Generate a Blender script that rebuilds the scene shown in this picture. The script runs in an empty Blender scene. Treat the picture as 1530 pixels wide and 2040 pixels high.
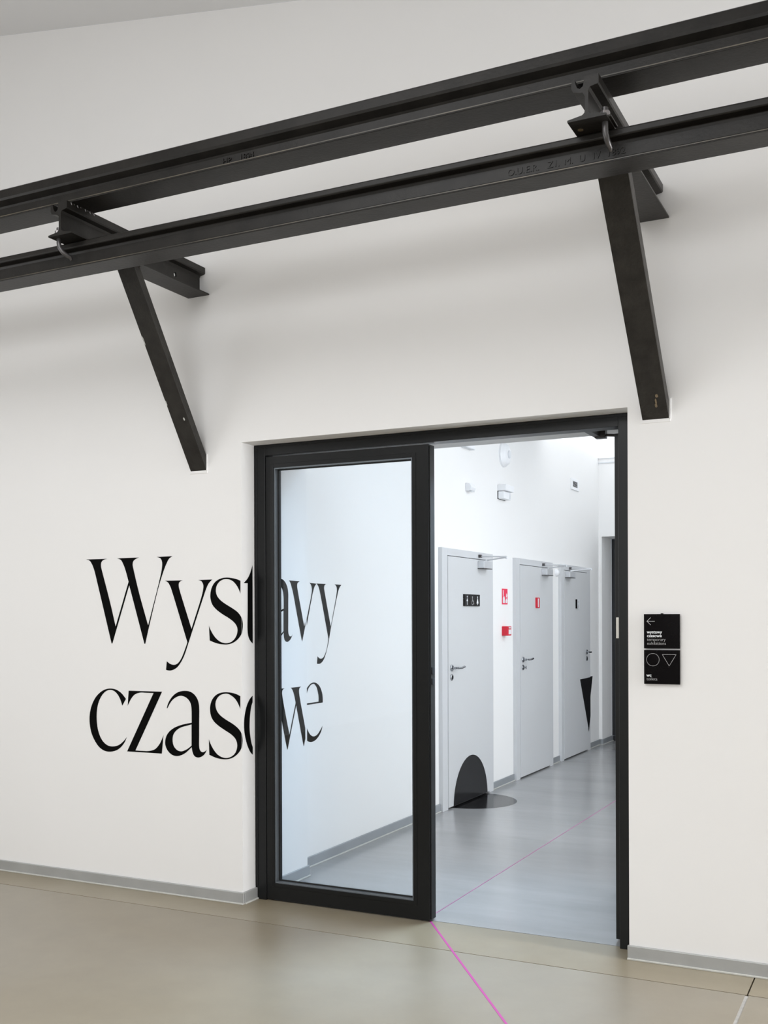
import bpy, bmesh, math
from mathutils import Vector, Matrix
from mathutils.geometry import tessellate_polygon

S = bpy.context.scene
COL = S.collection

# ------------------------------------------------------------------ camera
YAW, ROLL, FOC, HORIZON = 0.461619, 0.0035595, 2106.9, 1225.95
f = Vector((-math.sin(YAW), math.cos(YAW), 0)); r = Vector((math.cos(YAW), math.sin(YAW), 0)); d = f.cross(r)
rr = r * math.cos(ROLL) + d * math.sin(ROLL); dd = d * math.cos(ROLL) - r * math.sin(ROLL)
cam = bpy.data.cameras.new('camera'); camo = bpy.data.objects.new('camera', cam); COL.objects.link(camo)
camo.matrix_world = Matrix(((rr.x, -dd.x, -f.x, 0), (rr.y, -dd.y, -f.y, 0), (rr.z, -dd.z, -f.z, 1.5), (0, 0, 0, 1)))
cam.sensor_fit = 'VERTICAL'; cam.sensor_height = 36; cam.sensor_width = 27
cam.lens = FOC / 2040 * 36; cam.shift_x = 0; cam.shift_y = (HORIZON - 1020) / 2040
cam.clip_start = .05; cam.clip_end = 100
S.camera = camo

# ------------------------------------------------------------------ world, exposure, large lights
w = bpy.data.worlds.new('world'); S.world = w; w.use_nodes = True
w.node_tree.nodes['Background'].inputs[0].default_value = (.8, .88, 1, 1); w.node_tree.nodes['Background'].inputs[1].default_value = .6
S.view_settings.view_transform = 'Standard'; S.view_settings.look = 'None'
S.view_settings.exposure = 0.0; S.view_settings.gamma = 1; S.view_settings.use_curve_mapping = False
S.cycles.max_bounces = 10; S.cycles.diffuse_bounces = 6; S.cycles.glossy_bounces = 5; S.cycles.transparent_max_bounces = 10
S.cycles.sample_clamp_indirect = 6; S.cycles.caustics_reflective = False; S.cycles.caustics_refractive = False

def area(name, loc, direction, sx, sy, power, color, spread=180):
    l = bpy.data.lights.new(name, 'AREA'); l.shape = 'RECTANGLE'; l.size = sx; l.size_y = sy; l.energy = power; l.color = color; l.spread = math.radians(spread)
    o = bpy.data.objects.new(name, l); COL.objects.link(o); o.location = loc
    o.rotation_euler = Vector(direction).to_track_quat('-Z', 'Y').to_euler(); return o
# daylight falling through the hall's windows (behind the camera and left of it), an added reveal fill, then the corridor's windows and ceiling lights
area('hall_skylight_light', (-2.9, -.5, 4.38), (-.14, .1, -1), 5.4, 3.2, 222, (.97, .985, 1.0))
area('hall_window_light_back', (-.8, -5.6, 2.1), (-.2, 1, -.1), 5.0, 2.4, 150, (.97, .985, 1.0), 160)
area('hall_reveal_fill_light', (3.4, 4.32, 1.7), (-1, .0, 0), .45, 2.8, 265, (.97, .985, 1.0))  # added narrow light, placed to brighten the left reveal more than the wall
area('hall_window_light_left', (-6.8, 1.2, 2.3), (1, .1, -.1), 3.4, 2.0, 40, (.97, .985, 1.0), 160)
area('corridor_window_light', (.85, 7.2, 1.9), (-1, 0, -.1), 3.2, 2.6, 94, (.955, .98, 1.0))
area('corridor_ceiling_light', (-1.0, 8.4, 3.2), (0, 0, -1), 1.4, 2.4, 26, (.88, .94, 1.0))
area('corridor_door_light', (-1.15, 6.0, 3.15), (-.25, -.9, -1), 1.5, .8, 66, (.60, .80, 1.0), 85)

# ------------------------------------------------------------------ helpers
def new_bm(): return bmesh.new()
def add_box(bm, x0, x1, y0, y1, z0, z1, bevel=0):
    vs = [bm.verts.new((x, y, z)) for x in (x0, x1) for y in (y0, y1) for z in (z0, z1)]
    q = [(0, 1, 3, 2), (4, 6, 7, 5), (0, 4, 5, 1), (2, 3, 7, 6), (0, 2, 6, 4), (1, 5, 7, 3)]
    fs = [bm.faces.new([vs[i] for i in a]) for a in q]
    if bevel:
        es = list({e for fa in fs for e in fa.edges})
        bmesh.ops.bevel(bm, geom=es, offset=bevel, segments=2, affect='EDGES', profile=.5)
def add_prism(bm, pts, axis, a, b):
    """closed 2-D outline extruded along an axis: 'x' takes (y,z), 'y' takes (x,z), 'z' takes (x,y)"""
    def P(p, t): return {'x': (t, p[0], p[1]), 'y': (p[0], t, p[1]), 'z': (p[0], p[1], t)}[axis]
    n = len(pts); A = [bm.verts.new(P(p, a)) for p in pts]; B = [bm.verts.new(P(p, b)) for p in pts]
    for i in range(n): bm.faces.new((A[i], A[(i + 1) % n], B[(i + 1) % n], B[i]))
    for t in tessellate_polygon([[Vector((p[0], p[1], 0)) for p in pts]]):
        bm.faces.new([A[i] for i in t]); bm.faces.new([B[i] for i in reversed(t)])
def add_tube(bm, path, rad, n=10):
    rings = []
    for i, p in enumerate(path):
        p = Vector(p); q0 = Vector(path[max(0, i - 1)]); q1 = Vector(path[min(len(path) - 1, i + 1)])
        t = (q1 - q0).normalized(); u = t.cross(Vector((1, 0, 0)) if abs(t.x) < .9 else Vector((0, 1, 0))).normalized(); v = t.cross(u)
        rd = rad[i] if isinstance(rad, (list, tuple)) else rad
        rings.append([bm.verts.new(p + (u * math.cos(2 * math.pi * k / n) + v * math.sin(2 * math.pi * k / n)) * rd) for k in range(n)])
    for A, B in zip(rings, rings[1:]):
        for k in range(n): bm.faces.new((A[k], A[(k + 1) % n], B[(k + 1) % n], B[k]))
    bm.faces.new(rings[0][::-1]); bm.faces.new(rings[-1])
def add_lathe_x(bm, cx, cy, cz, prof, n=32, sy=1, sz=1):
    """profile (offset along +x, radius) turned about an axis parallel to x"""
    rings = []
    for (o, rd) in prof:
        rings.append([bm.verts.new((cx + o, cy + sy * rd * math.cos(2 * math.pi * k / n), cz + sz * rd * math.sin(2 * math.pi * k / n))) for k in range(n)])
    for A, B in zip(rings, rings[1:]):
        for k in range(n): bm.faces.new((A[k], A[(k + 1) % n], B[(k + 1) % n], B[k]))
    bm.faces.new(rings[0][::-1]); bm.faces.new(rings[-1])
def tag(o, label=None, cat=None, group=None, kind=None):
    if label: o['label'] = label
    if cat: o['category'] = cat
    if group: o['group'] = group
    if kind: o['kind'] = kind
    return o
def obj(name, bm, mat, parent=None, smooth=False, bev=0):
    bmesh.ops.recalc_face_normals(bm, faces=bm.faces[:])
    me = bpy.data.meshes.new(name); bm.to_mesh(me); bm.free(); me.materials.append(mat)
    o = bpy.data.objects.new(name, me); COL.objects.link(o)
    if smooth:
        for p in me.polygons: p.use_smooth = True
        m = o.modifiers.new('split', 'EDGE_SPLIT'); m.split_angle = math.radians(38)
    if bev:
        m = o.modifiers.new('bevel', 'BEVEL'); m.width = bev; m.segments = 2; m.limit_method = 'ANGLE'; m.angle_limit = math.radians(40)
    if parent:
        o.parent = parent; o.matrix_parent_inverse = Matrix.Translation(-Vector(parent.location))
    return o
def box(name, x0, x1, y0, y1, z0, z1, mat, parent=None, bevel=0):
    bm = new_bm(); add_box(bm, x0, x1, y0, y1, z0, z1, bevel); return obj(name, bm, mat, parent)
def thing(name, loc, label, cat, group=None, kind=None):
    o = bpy.data.objects.new(name, None); COL.objects.link(o); o.location = loc; o.empty_display_size = .1
    return tag(o, label, cat, group, kind)
def flat(name, tris, mat, parent=None):
    """a thin printed or cut film: list of 3-D polygons"""
    bm = new_bm()
    for t in tris: bm.faces.new([bm.verts.new(p) for p in t])
    bmesh.ops.remove_doubles(bm, verts=bm.verts[:], dist=1e-5)
    me = bpy.data.meshes.new(name); bm.to_mesh(me); bm.free(); me.materials.append(mat)
    o = bpy.data.objects.new(name, me); COL.objects.link(o)
    if parent: o.parent = parent; o.matrix_parent_inverse = Matrix.Translation(-Vector(parent.location))
    return o
def text_mesh(name, s, size, origin, xdir, ydir, mat, parent, bold=0, extrude=.0004):
    c = bpy.data.curves.new(name, 'FONT'); c.body = s; c.size = size; c.offset = bold; c.extrude = extrude; c.resolution_u = 3
    t = bpy.data.objects.new(name, c); COL.objects.link(t)
    me = bpy.data.meshes.new_from_object(t.evaluated_get(bpy.context.evaluated_depsgraph_get()))
    bpy.data.objects.remove(t)
    X = Vector(xdir); Y = Vector(ydir); Z = X.cross(Y)
    me.transform(Matrix(((X.x, Y.x, Z.x, origin[0]), (X.y, Y.y, Z.y, origin[1]), (X.z, Y.z, Z.z, origin[2]), (0, 0, 0, 1))))
    me.name = name; me.materials.clear(); me.materials.append(mat)
    o = bpy.data.objects.new(name, me); COL.objects.link(o)
    o.parent = parent; o.matrix_parent_inverse = Matrix.Translation(-Vector(parent.location)); return o

# ------------------------------------------------------------------ materials
def mat(name, col, rough=.5, metal=0, spec=.5, noise=0, nscale=20, bump=0, bscale=120, col2=None, coat=0, coat_rough=.1, emit=0):
    m = bpy.data.materials.new(name); m.use_nodes = True; nt = m.node_tree; b = nt.nodes['Principled BSDF']
    b.inputs['Base Color'].default_value = (*col, 1); b.inputs['Roughness'].default_value = rough; b.inputs['Metallic'].default_value = metal
    b.inputs['Specular IOR Level'].default_value = spec; b.inputs['Coat Weight'].default_value = coat; b.inputs['Coat Roughness'].default_value = coat_rough
    tc = nt.nodes.new('ShaderNodeTexCoord')
    if noise or col2:
        n = nt.nodes.new('ShaderNodeTexNoise'); n.inputs['Scale'].default_value = nscale; n.inputs['Detail'].default_value = 5
        rp = nt.nodes.new('ShaderNodeValToRGB'); rp.color_ramp.elements[0].position = .35; rp.color_ramp.elements[1].position = .68
        c2 = col2 or tuple(c * (1 - noise) for c in col)
        rp.color_ramp.elements[0].color = (*c2, 1); rp.color_ramp.elements[1].color = (*col, 1)
        nt.links.new(tc.outputs['Object'], n.inputs['Vector']); nt.links.new(n.outputs['Fac'], rp.inputs['Fac']); nt.links.new(rp.outputs['Color'], b.inputs['Base Color'])
    if bump:
        n = nt.nodes.new('ShaderNodeTexNoise'); n.inputs['Scale'].default_value = bscale; n.inputs['Detail'].default_value = 3
        bp = nt.nodes.new('ShaderNodeBump'); bp.inputs['Strength'].default_value = bump; bp.inputs['Distance'].default_value = .002
        nt.links.new(tc.outputs['Object'], n.inputs['Vector']); nt.links.new(n.outputs['Fac'], bp.inputs['Height']); nt.links.new(bp.outputs['Normal'], b.inputs['Normal'])
    if emit:
        b.inputs['Emission Color'].default_value = (*col, 1); b.inputs['Emission Strength'].default_value = emit
    return m
M = {}
M['wall'] = mat('white_plaster', (.83, .823, .818), .85, spec=.25, noise=.012, nscale=1.3, bump=.05, bscale=160)
M['wall_cor'] = mat('white_corridor_paint', (.845, .842, .836), .8, spec=.25, noise=.012, nscale=1.3, bump=.04, bscale=160)
M['hall'] = mat('hall_grey_white_paint', (.62, .615, .61), .85, spec=.25, noise=.02, nscale=1.3)
M['ceil'] = mat('grey_ceiling_paint', (.7, .7, .705), .9, spec=.2)
M['steel'] = mat('painted_old_steel', (.019, .017, .0148), .4, spec=.24, col2=(.012, .0107, .0094), nscale=9, bump=.35, bscale=70)
M['steel_rough'] = mat('pitted_old_steel', (.027, .0245, .021), .48, spec=.26, col2=(.016, .014, .012), nscale=14, bump=.8, bscale=95)
M['steel_edge'] = mat('worn_rust_paint', (.2, .15, .09), .6, noise=.4, nscale=60)
M['rust_highlight'] = mat('rusty_rail_highlight', (.105, .088, .062), .4, col2=(.03, .027, .022), nscale=5)  # rusty highlight put into the colour of the rail foot edges
M['nut'] = mat('bright_bolt_steel', (.30, .28, .28), .35, metal=.7, noise=.2, nscale=40)
M['bolt'] = mat('dull_bolt_steel', (.1, .095, .095), .35, metal=.6, noise=.2, nscale=40)
M['alu'] = mat('black_aluminium', (.006, .0066, .007), .3, spec=.3, noise=.08, nscale=3)
M['gasket'] = mat('black_rubber', (.004, .004, .004), .6)
M['bead'] = mat('grey_glazing_spacer', (.16, .18, .2), .4, metal=.4)
M['base'] = mat('grey_skirting', (.40, .405, .40), .42, metal=.25, noise=.1, nscale=7)
M['base_cor'] = mat('grey_corridor_skirting', (.34, .36, .38), .42, metal=.25, noise=.1, nscale=7)
M['caulk'] = mat('pale_caulk', (.55, .55, .52), .7, noise=.1, nscale=30)
M['vinyl'] = mat('matt_black_vinyl', (.0028, .0028, .0026), .7, spec=.05, noise=.05)
M['vinyl_gloss'] = mat('gloss_black_vinyl', (.005, .005, .006), .16, spec=.18, noise=.05)
M['pink'] = mat('magenta_tape', (.47, .042, .30), .45, noise=.05)
M['pink_pale'] = mat('worn_pink_tape', (.42, .14, .30), .45, noise=.1)
M['leaf'] = mat('light_grey_door_paint', (.60, .61, .62), .45, spec=.4, noise=.01, nscale=2)
M['doorframe'] = mat('light_grey_frame_paint', (.60, .61, .625), .45, spec=.4, noise=.01, nscale=2)
M['chrome'] = mat('brushed_chrome', (.36, .37, .39), .25, metal=1, noise=.05)
M['silver'] = mat('silver_closer_paint', (.62, .63, .65), .38, metal=.3, noise=.03)
M['dark'] = mat('dark_gap', (.01, .01, .012), .8, noise=.05)
M['white'] = mat('white_plastic', (.82, .83, .85), .4, noise=.01)
M['offwhite'] = mat('pale_grey_plastic', (.66, .68, .71), .35, noise=.01)
M['red'] = mat('signal_red', (.62, .008, .03), .4, noise=.04)
M['redsign'] = mat('bright_red_print', (.82, .03, .09), .45, noise=.03)
M['print'] = mat('white_print', (.78, .8, .82), .5, noise=.01)
M['printdim'] = mat('pale_grey_print', (.42, .42, .43), .5, noise=.02)
M['signblack'] = mat('gloss_black_acrylic', (.0032, .0024, .0028), .12, spec=.1, noise=.05)
M['curtain'] = mat('black_door_paint', (.006, .0065, .009), .5, noise=.05)
M['keep'] = mat('satin_steel_plate', (.62, .6, .55), .4, metal=.5, noise=.05)
M['base_slab'] = mat('dark_joint_sand', (.10, .09, .075), .9, noise=.2)

def concrete(name, c1, c2, rough, stain_scale=1.1, coat=.3, off=(0, 0, 0), stretch=(1, 1, 1)):
    m = bpy.data.materials.new(name); m.use_nodes = True; nt = m.node_tree; N = nt.nodes; L = nt.links; b = N['Principled BSDF']
    g = N.new('ShaderNodeTexCoord')
    mp = N.new('ShaderNodeMapping'); mp.inputs['Location'].default_value = off; mp.inputs['Scale'].default_value = stretch; L.new(g.outputs['Object'], mp.inputs['Vector'])
    n1 = N.new('ShaderNodeTexNoise'); n1.inputs['Scale'].default_value = stain_scale; n1.inputs['Detail'].default_value = 4; n1.inputs['Distortion'].default_value = .6
    n2 = N.new('ShaderNodeTexNoise'); n2.inputs['Scale'].default_value = 7; n2.inputs['Detail'].default_value = 6; n2.inputs['Roughness'].default_value = .6
    n3 = N.new('ShaderNodeTexNoise'); n3.inputs['Scale'].default_value = 150; n3.inputs['Detail'].default_value = 2
    for n in (n1, n2, n3): L.new(mp.outputs[0], n.inputs['Vector'])
    r1 = N.new('ShaderNodeValToRGB'); r1.color_ramp.elements[0].position = .36; r1.color_ramp.elements[1].position = .66
    r1.color_ramp.elements[0].color = (*c1, 1); r1.color_ramp.elements[1].color = (*c2, 1); L.new(n1.outputs['Fac'], r1.inputs['Fac'])
    mx = N.new('ShaderNodeMix'); mx.data_type = 'RGBA'; mx.blend_type = 'MULTIPLY'; mx.inputs[0].default_value = 1
    r2 = N.new('ShaderNodeValToRGB'); r2.color_ramp.elements[0].position = .2; r2.color_ramp.elements[1].position = .8
    r2.color_ramp.elements[0].color = (.91, .91, .91, 1); r2.color_ramp.elements[1].color = (1.04, 1.04, 1.04, 1); L.new(n2.outputs['Fac'], r2.inputs['Fac'])
    L.new(r1.outputs[0], mx.inputs[6]); L.new(r2.outputs[0], mx.inputs[7]); L.new(mx.outputs[2], b.inputs['Base Color'])
    b.inputs['Roughness'].default_value = rough
    b.inputs['Specular IOR Level'].default_value = .5; b.inputs['Coat Weight'].default_value = coat; b.inputs['Coat Roughness'].default_value = rough * .8
    bp = N.new('ShaderNodeBump'); bp.inputs['Strength'].default_value = .06; bp.inputs['Distance'].default_value = .002
    ad = N.new('ShaderNodeMath'); ad.operation = 'ADD'; L.new(n2.outputs['Fac'], ad.inputs[0]); L.new(n3.outputs['Fac'], ad.inputs[1])
    L.new(n3.outputs['Fac'], bp.inputs['Height']); L.new(bp.outputs[0], b.inputs['Normal'])
    return m
FOFF = (9, 4, .5)
M['floor'] = concrete('polished_beige_grey_concrete', (.245, .207, .146), (.285, .256, .205), .40, .42, .3, FOFF)
M['floor_edge'] = concrete('ochre_edge_concrete', (.25, .208, .138), (.295, .258, .19), .40)
M['floor_cor'] = concrete('polished_grey_corridor_concrete', (.28, .285, .288), (.335, .338, .34), .24, .9, .3, (0, 0, 0), (.35, 1.5, 1))
M['glow_panel'] = mat('glowing_ceiling_white', (.95, .975, 1.0), .6, emit=.98)  # glow that makes the white corridor ceiling look strongly lit
M['filler'] = mat('pale_joint_filler', (.45, .44, .42), .7, noise=.2, nscale=40)

gm = bpy.data.materials.new('clear_glass'); gm.use_nodes = True; nt = gm.node_tree; N = nt.nodes; L = nt.links
N.remove(N['Principled BSDF']); out = N['Material Output']
tr = N.new('ShaderNodeBsdfTransparent'); tr.inputs[0].default_value = (.955, .97, .98, 1)
gl = N.new('ShaderNodeBsdfGlossy'); gl.inputs['Roughness'].default_value = .005; gl.inputs['Color'].default_value = (.9, .95, 1, 1)
fr = N.new('ShaderNodeFresnel'); fr.inputs['IOR'].default_value = 1.45
mxs = N.new('ShaderNodeMixShader'); L.new(fr.outputs[0], mxs.inputs[0]); L.new(tr.outputs[0], mxs.inputs[1]); L.new(gl.outputs[0], mxs.inputs[2]); L.new(mxs.outputs[0], out.inputs[0])
M['glass'] = gm
LETTERS = [
    ("W", "front", ["-41656,18220 -41569,18197 -41482,18175 -41405,18139 -41351,18095 -41305,18041 -41264,17980 -41224,17917 -41194,17867 -41167,17816 -41142,17763 -41117,17707 -41092,17646 -41067,17580 -41033,17490 -41002,17394 -40970,17293 -40938,17183 -40903,17064 -40865,16932 -40821,16787 -40715,16433 -40587,16006 -40445,15527 -40294,15016 -40139,14493 -39986,13977 -39841,13489 -39779,13490 -38579,16710 -37541,13492 -37477,13493 -37446,13604 -37417,13709 -37388,13814 -37358,13921 -37326,14034 -37291,14158 -37251,14295 -37166,14584 -37064,14930 -36951,15309 -36833,15699 -36716,16079 -36604,16425 -36504,16718 -36448,16871 -36392,17015 -36338,17150 -36286,17276 -36236,17391 -36189,17496 -36146,17590 -36116,17654 -36088,17709 -36062,17759 -36035,17807 -36006,17856 -35976,17909 -35945,17962 -35913,18014 -35878,18062 -35838,18105 -35785,18143 -35727,18174 -35666,18203 -35607,18233 -36680,18222 -36613,18204 -36544,18186 -36479,18166 -36426,18138 -36378,18089 -36345,18031 -36321,17966 -36311,17918 -36306,17866 -36306,17810 -36309,17752 -36315,17691 -36323,17628 -36334,17554 -36349,17479 -36367,17401 -36389,17319 -36414,17230 -36442,17131 -36473,17022 -36553,16753 -36654,16429 -36771,16064 -36898,15674 -37029,15273 -37158,14877 -37280,14499 -37368,14752 -37458,15008 -37548,15266 -37638,15522 -37725,15775 -37809,16022 -37887,16261 -37951,16466 -38015,16676 -38077,16885 -38136,17086 -38189,17272 -38234,17435 -38271,17570 -38290,17639 -38308,17698 -38322,17749 -38332,17798 -38335,17846 -38329,17914 -38312,17978 -38282,18034 -38237,18078 -38179,18116 -38116,18149 -38041,18179 -37959,18204 -37878,18228 -39416,18219 -39351,18198 -39285,18179 -39221,18157 -39165,18126 -39122,18087 -39085,18040 -39052,17988 -39021,17934 -38990,17879 -38962,17829 -38936,17778 -38911,17725 -38887,17669 -38863,17611 -38838,17548 -38808,17468 -38777,17381 -38746,17288 -38715,17193 -38684,17096 -38653,17000 -38622,16907 -39548,14438 -39602,14625 -39654,14811 -39706,14996 -39758,15183 -39812,15372 -39869,15566 -39929,15765 -40008,16018 -40098,16297 -40193,16586 -40287,16870 -40374,17134 -40448,17360 -40503,17533 -40530,17615 -40552,17680 -40569,17737 -40578,17796 -40581,17861 -40579,17926 -40568,17987 -40545,18040 -40504,18088 -40450,18127 -40387,18158 -40327,18178 -40259,18191 -40188,18202 -40119,18214"]),
    ("y", "front", ["-36121,16917 -36056,16891 -35991,16866 -35930,16830 -35890,16792 -35854,16747 -35820,16697 -35788,16644 -35758,16590 -35733,16542 -35712,16495 -35693,16446 -35673,16392 -35650,16329 -35621,16253 -35527,16006 -35405,15676 -35263,15289 -35108,14865 -34948,14428 -34791,13999 -34645,13600 -34669,13543 -34691,13486 -34715,13427 -34742,13364 -34763,13313 -34787,13258 -34811,13200 -34837,13142 -34862,13084 -34888,13028 -34914,12975 -34943,12915 -34972,12857 -35002,12802 -35033,12748 -35069,12695 -35108,12642 -35150,12589 -35195,12539 -35243,12493 -35293,12456 -35350,12424 -35410,12399 -35472,12382 -35535,12373 -35604,12376 -35675,12389 -35746,12409 -35811,12433 -35867,12460 -35919,12494 -35968,12529 -36019,12563 -36073,12093 -35997,12075 -35917,12062 -35846,12059 -35770,12060 -35692,12072 -35627,12090 -35560,12115 -35491,12145 -35425,12180 -35363,12218 -35311,12257 -35263,12300 -35216,12347 -35172,12397 -35129,12448 -35087,12501 -35049,12551 -35013,12603 -34978,12657 -34944,12712 -34911,12770 -34879,12830 -34846,12892 -34806,12975 -34768,13061 -34731,13151 -34694,13245 -34656,13344 -34615,13448 -34571,13559 -34494,13748 -34408,13961 -34317,14190 -34223,14425 -34130,14657 -34042,14877 -33962,15077 -33905,15218 -33851,15353 -33799,15485 -33748,15610 -33700,15731 -33653,15845 -33609,15954 -33578,16029 -33549,16100 -33522,16168 -33495,16234 -33468,16297 -33441,16358 -33413,16417 -33386,16472 -33360,16525 -33335,16575 -33307,16624 -33278,16671 -33245,16716 -33203,16763 -33157,16806 -33108,16847 -33059,16888 -33011,16930 -33913,16919 -33843,16898 -33773,16878 -33712,16847 -33661,16797 -33622,16734 -33596,16667 -33587,16617 -33585,16564 -33590,16508 -33597,16451 -33607,16392 -33616,16343 -33627,16295 -33640,16246 -33655,16195 -33672,16140 -33693,16079 -33716,16010 -33779,15831 -33860,15615 -33955,15371 -34059,15109 -34166,14839 -34271,14573 -34370,14320 -34432,14485 -34495,14651 -34557,14818 -34620,14984 -34681,15149 -34742,15310 -34801,15468 -34854,15610 -34909,15755 -34963,15901 -35016,16041 -35064,16172 -35106,16288 -35139,16386 -35161,16453 -35179,16508 -35192,16558 -35199,16609 -35201,16679 -35194,16747 -35171,16803 -35108,16851 -35034,16884 -34979,16903 -34924,16918"]),
    ("s", "front", ["-31226,16833 -31229,16156 -31255,16216 -31280,16275 -31307,16335 -31338,16394 -31368,16445 -31400,16496 -31434,16547 -31470,16597 -31510,16643 -31550,16685 -31592,16727 -31636,16766 -31683,16801 -31731,16832 -31790,16861 -31851,16886 -31915,16905 -31979,16919 -32046,16928 -32116,16932 -32186,16931 -32253,16924 -32319,16911 -32384,16891 -32446,16866 -32504,16835 -32551,16802 -32596,16764 -32637,16722 -32674,16677 -32706,16631 -32731,16582 -32751,16530 -32766,16476 -32776,16423 -32782,16373 -32783,16308 -32774,16247 -32758,16186 -32740,16138 -32718,16090 -32690,16043 -32658,15998 -32616,15949 -32569,15901 -32516,15855 -32458,15809 -32410,15775 -32359,15741 -32305,15708 -32249,15675 -32192,15642 -32134,15610 -32079,15580 -32023,15550 -31965,15520 -31906,15490 -31848,15461 -31792,15431 -31737,15401 -31680,15369 -31624,15337 -31569,15306 -31515,15274 -31465,15240 -31417,15204 -31366,15159 -31317,15112 -31272,15063 -31231,15011 -31197,14956 -31183,14928 -31186,14036 -31206,14003 -31241,13951 -31282,13901 -31326,13853 -31374,13807 -31426,13762 -31484,13719 -31544,13679 -31607,13642 -31671,13610 -31733,13583 -31797,13561 -31863,13542 -31929,13526 -31994,13514 -32067,13504 -32140,13500 -32214,13499 -32293,13501 -32353,13504 -32416,13509 -32481,13516 -32547,13524 -32614,13534 -32680,13546 -32744,13559 -32808,13575 -32871,13594 -32934,13614 -32997,13636 -33060,13658 -33122,13680 -33185,13701 -33233,14493 -33206,14433 -33180,14374 -33152,14314 -33120,14254 -33091,14206 -33061,14156 -33028,14106 -32993,14056 -32957,14009 -32919,13963 -32873,13913 -32825,13864 -32774,13818 -32722,13775 -32668,13736 -32616,13703 -32562,13673 -32506,13646 -32449,13623 -32392,13604 -32325,13587 -32256,13575 -32187,13569 -32118,13569 -32048,13575 -31977,13587 -31909,13605 -31844,13629 -31783,13660 -31724,13697 -31670,13739 -31621,13785 -31575,13836 -31535,13892 -31500,13951 -31472,14012 -31453,14064 -31438,14119 -31428,14174 -31422,14228 -31421,14279 -31428,14344 -31443,14404 -31470,14464 -31501,14516 -31541,14568 -31588,14619 -31642,14670 -31690,14709 -31744,14748 -31803,14786 -31864,14824 -31926,14861 -31988,14897 -32043,14927 -32099,14957 -32156,14985 -32214,15014 -32272,15043 -32329,15073 -32386,15105 -32445,15139 -32506,15175 -32566,15212 -32626,15250 -32683,15288 -32737,15327 -32787,15366 -32840,15412 -32890,15458 -32935,15505 -32976,15555 -33013,15606 -33044,15661 -33071,15719 -33093,15779 -33111,15839 -33125,15899 -33134,15956 -33139,16015 -33140,16073 -33137,16131 -33132,16190 -33123,16253 -33110,16316 -33094,16379 -33073,16441 -33047,16501 -33020,16553 -32989,16604 -32955,16654 -32917,16703 -32875,16748 -32831,16789 -32784,16825 -32732,16858 -32677,16888 -32621,16915 -32562,16939 -32503,16959 -32432,16979 -32357,16994 -32281,17005 -32205,17011 -32128,17014 -32062,17014 -31994,17010 -31926,17004 -31859,16995 -31793,16986 -31731,16976 -31652,16962 -31576,16946 -31503,16928 -31434,16909 -31362,16885 -31294,16859"]),
    ("s", "reveal", ["45952,14928 45968,14906 46000,14853 46025,14797 46046,14740 46062,14684 46074,14628 46081,14573 46082,14517 46079,14461 46073,14405 46064,14352 46054,14300 46039,14235 46022,14174 45998,14114 45961,14055 45946,14037"]),
    ("t", "reveal", ["47007,17693 46979,17636 46951,17578 46922,17519 46894,17461 46866,17405 46837,17351 46807,17301 46767,17237 46726,17177 46684,17121 46639,17067 46582,17007 46521,16951 46454,16896 46394,16854 46329,16814 46262,16774 46196,16734 46196,16708 46544,16713 46536,15430 46533,15235 46527,15027 46519,14816 46514,14611 46512,14422 46516,14258 46528,14128 46541,14057 46555,14001 46575,13951 46600,13899 46633,13844 46672,13790 46716,13738 46766,13688 46820,13645 46881,13605 46945,13566 47007,13527 47007,13527"]),
    ("a", "inner", ["49431,17073 49555,17069 49684,17062 49803,17050 49928,17032 50042,17004 50138,16962 50223,16908 50299,16847 50348,16800 50394,16748 50436,16693 50473,16635 50505,16577 50532,16516 50553,16452 50569,16387 50581,16319 50591,16249 50597,16188 50599,16127 50598,16065 50596,16000 50592,15931 50590,15859 50588,15781 50587,15645 50586,15489 50585,15322 50584,15149 50583,14980 50582,14821 50581,14680 50579,14588 50577,14499 50574,14414 50571,14333 50571,14257 50572,14189 50577,14129 50584,14065 50595,14012 50618,13963 50672,13892 50748,13842 50906,13847 50967,13881 51022,13932 51076,13983 51032,13926 50989,13868 50946,13811 50901,13758 50852,13710 50786,13658 50716,13612 50641,13577 50538,13545 50432,13535 50321,13562 50225,13614 50176,13670 50146,13737 50123,13808 50108,13870 50100,13935 50095,14002 50089,14068 49662,13736 49407,13579 49409,13768 49663,13885 50074,14150 50081,15284 49671,15161 49418,15093 49418,15201 49672,15283 50108,15399 50108,15486 50109,15574 50110,15664 50111,15752 50110,15837 50107,15919 50102,15995 50094,16067 50085,16135 50073,16200 50058,16261 50037,16321 50007,16386 49971,16449 49930,16508 49885,16564 49826,16629 49760,16689 49682,16736 49560,16765 49429,16784"]),
    ("v", "inner", ["50664,16981 51838,16957 51719,16916 51620,16868 51581,16818 51562,16760 51555,16698 51557,16642 51570,16585 51591,16519 51618,16434 51676,16244 51759,15992 51860,15696 51972,15370 52090,15031 52205,14698 52312,14385 52452,14667 52450,14426 52086,13515 52032,13601 51888,14022 51734,14474 51579,14933 51429,15373 51292,15771 51174,16101 51082,16341 51051,16414 51024,16472 51000,16521 50977,16566 50951,16615 50921,16676 50891,16737 50859,16795 50821,16847 50772,16895 50718,16938"]),
    ("v", "cor", ["54696,16965 55546,16937 55474,16885 55402,16833 55338,16774 55295,16721 55257,16662 55223,16600 55191,16536 55159,16473 55128,16411 55101,16351 55074,16289 55045,16217 55010,16130 54935,15937 54844,15694 54741,15415 54631,15114 54518,14804 54407,14501 54302,14216 54255,13953 54247,14509 54349,14764 54460,15035 54573,15311 54682,15580 54781,15829 54864,16046 54923,16218 54953,16310 54975,16383 54989,16448 54995,16515 54995,16577 54989,16638 54976,16697 54956,16750 54907,16830 54841,16895 54771,16933"]),
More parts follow.
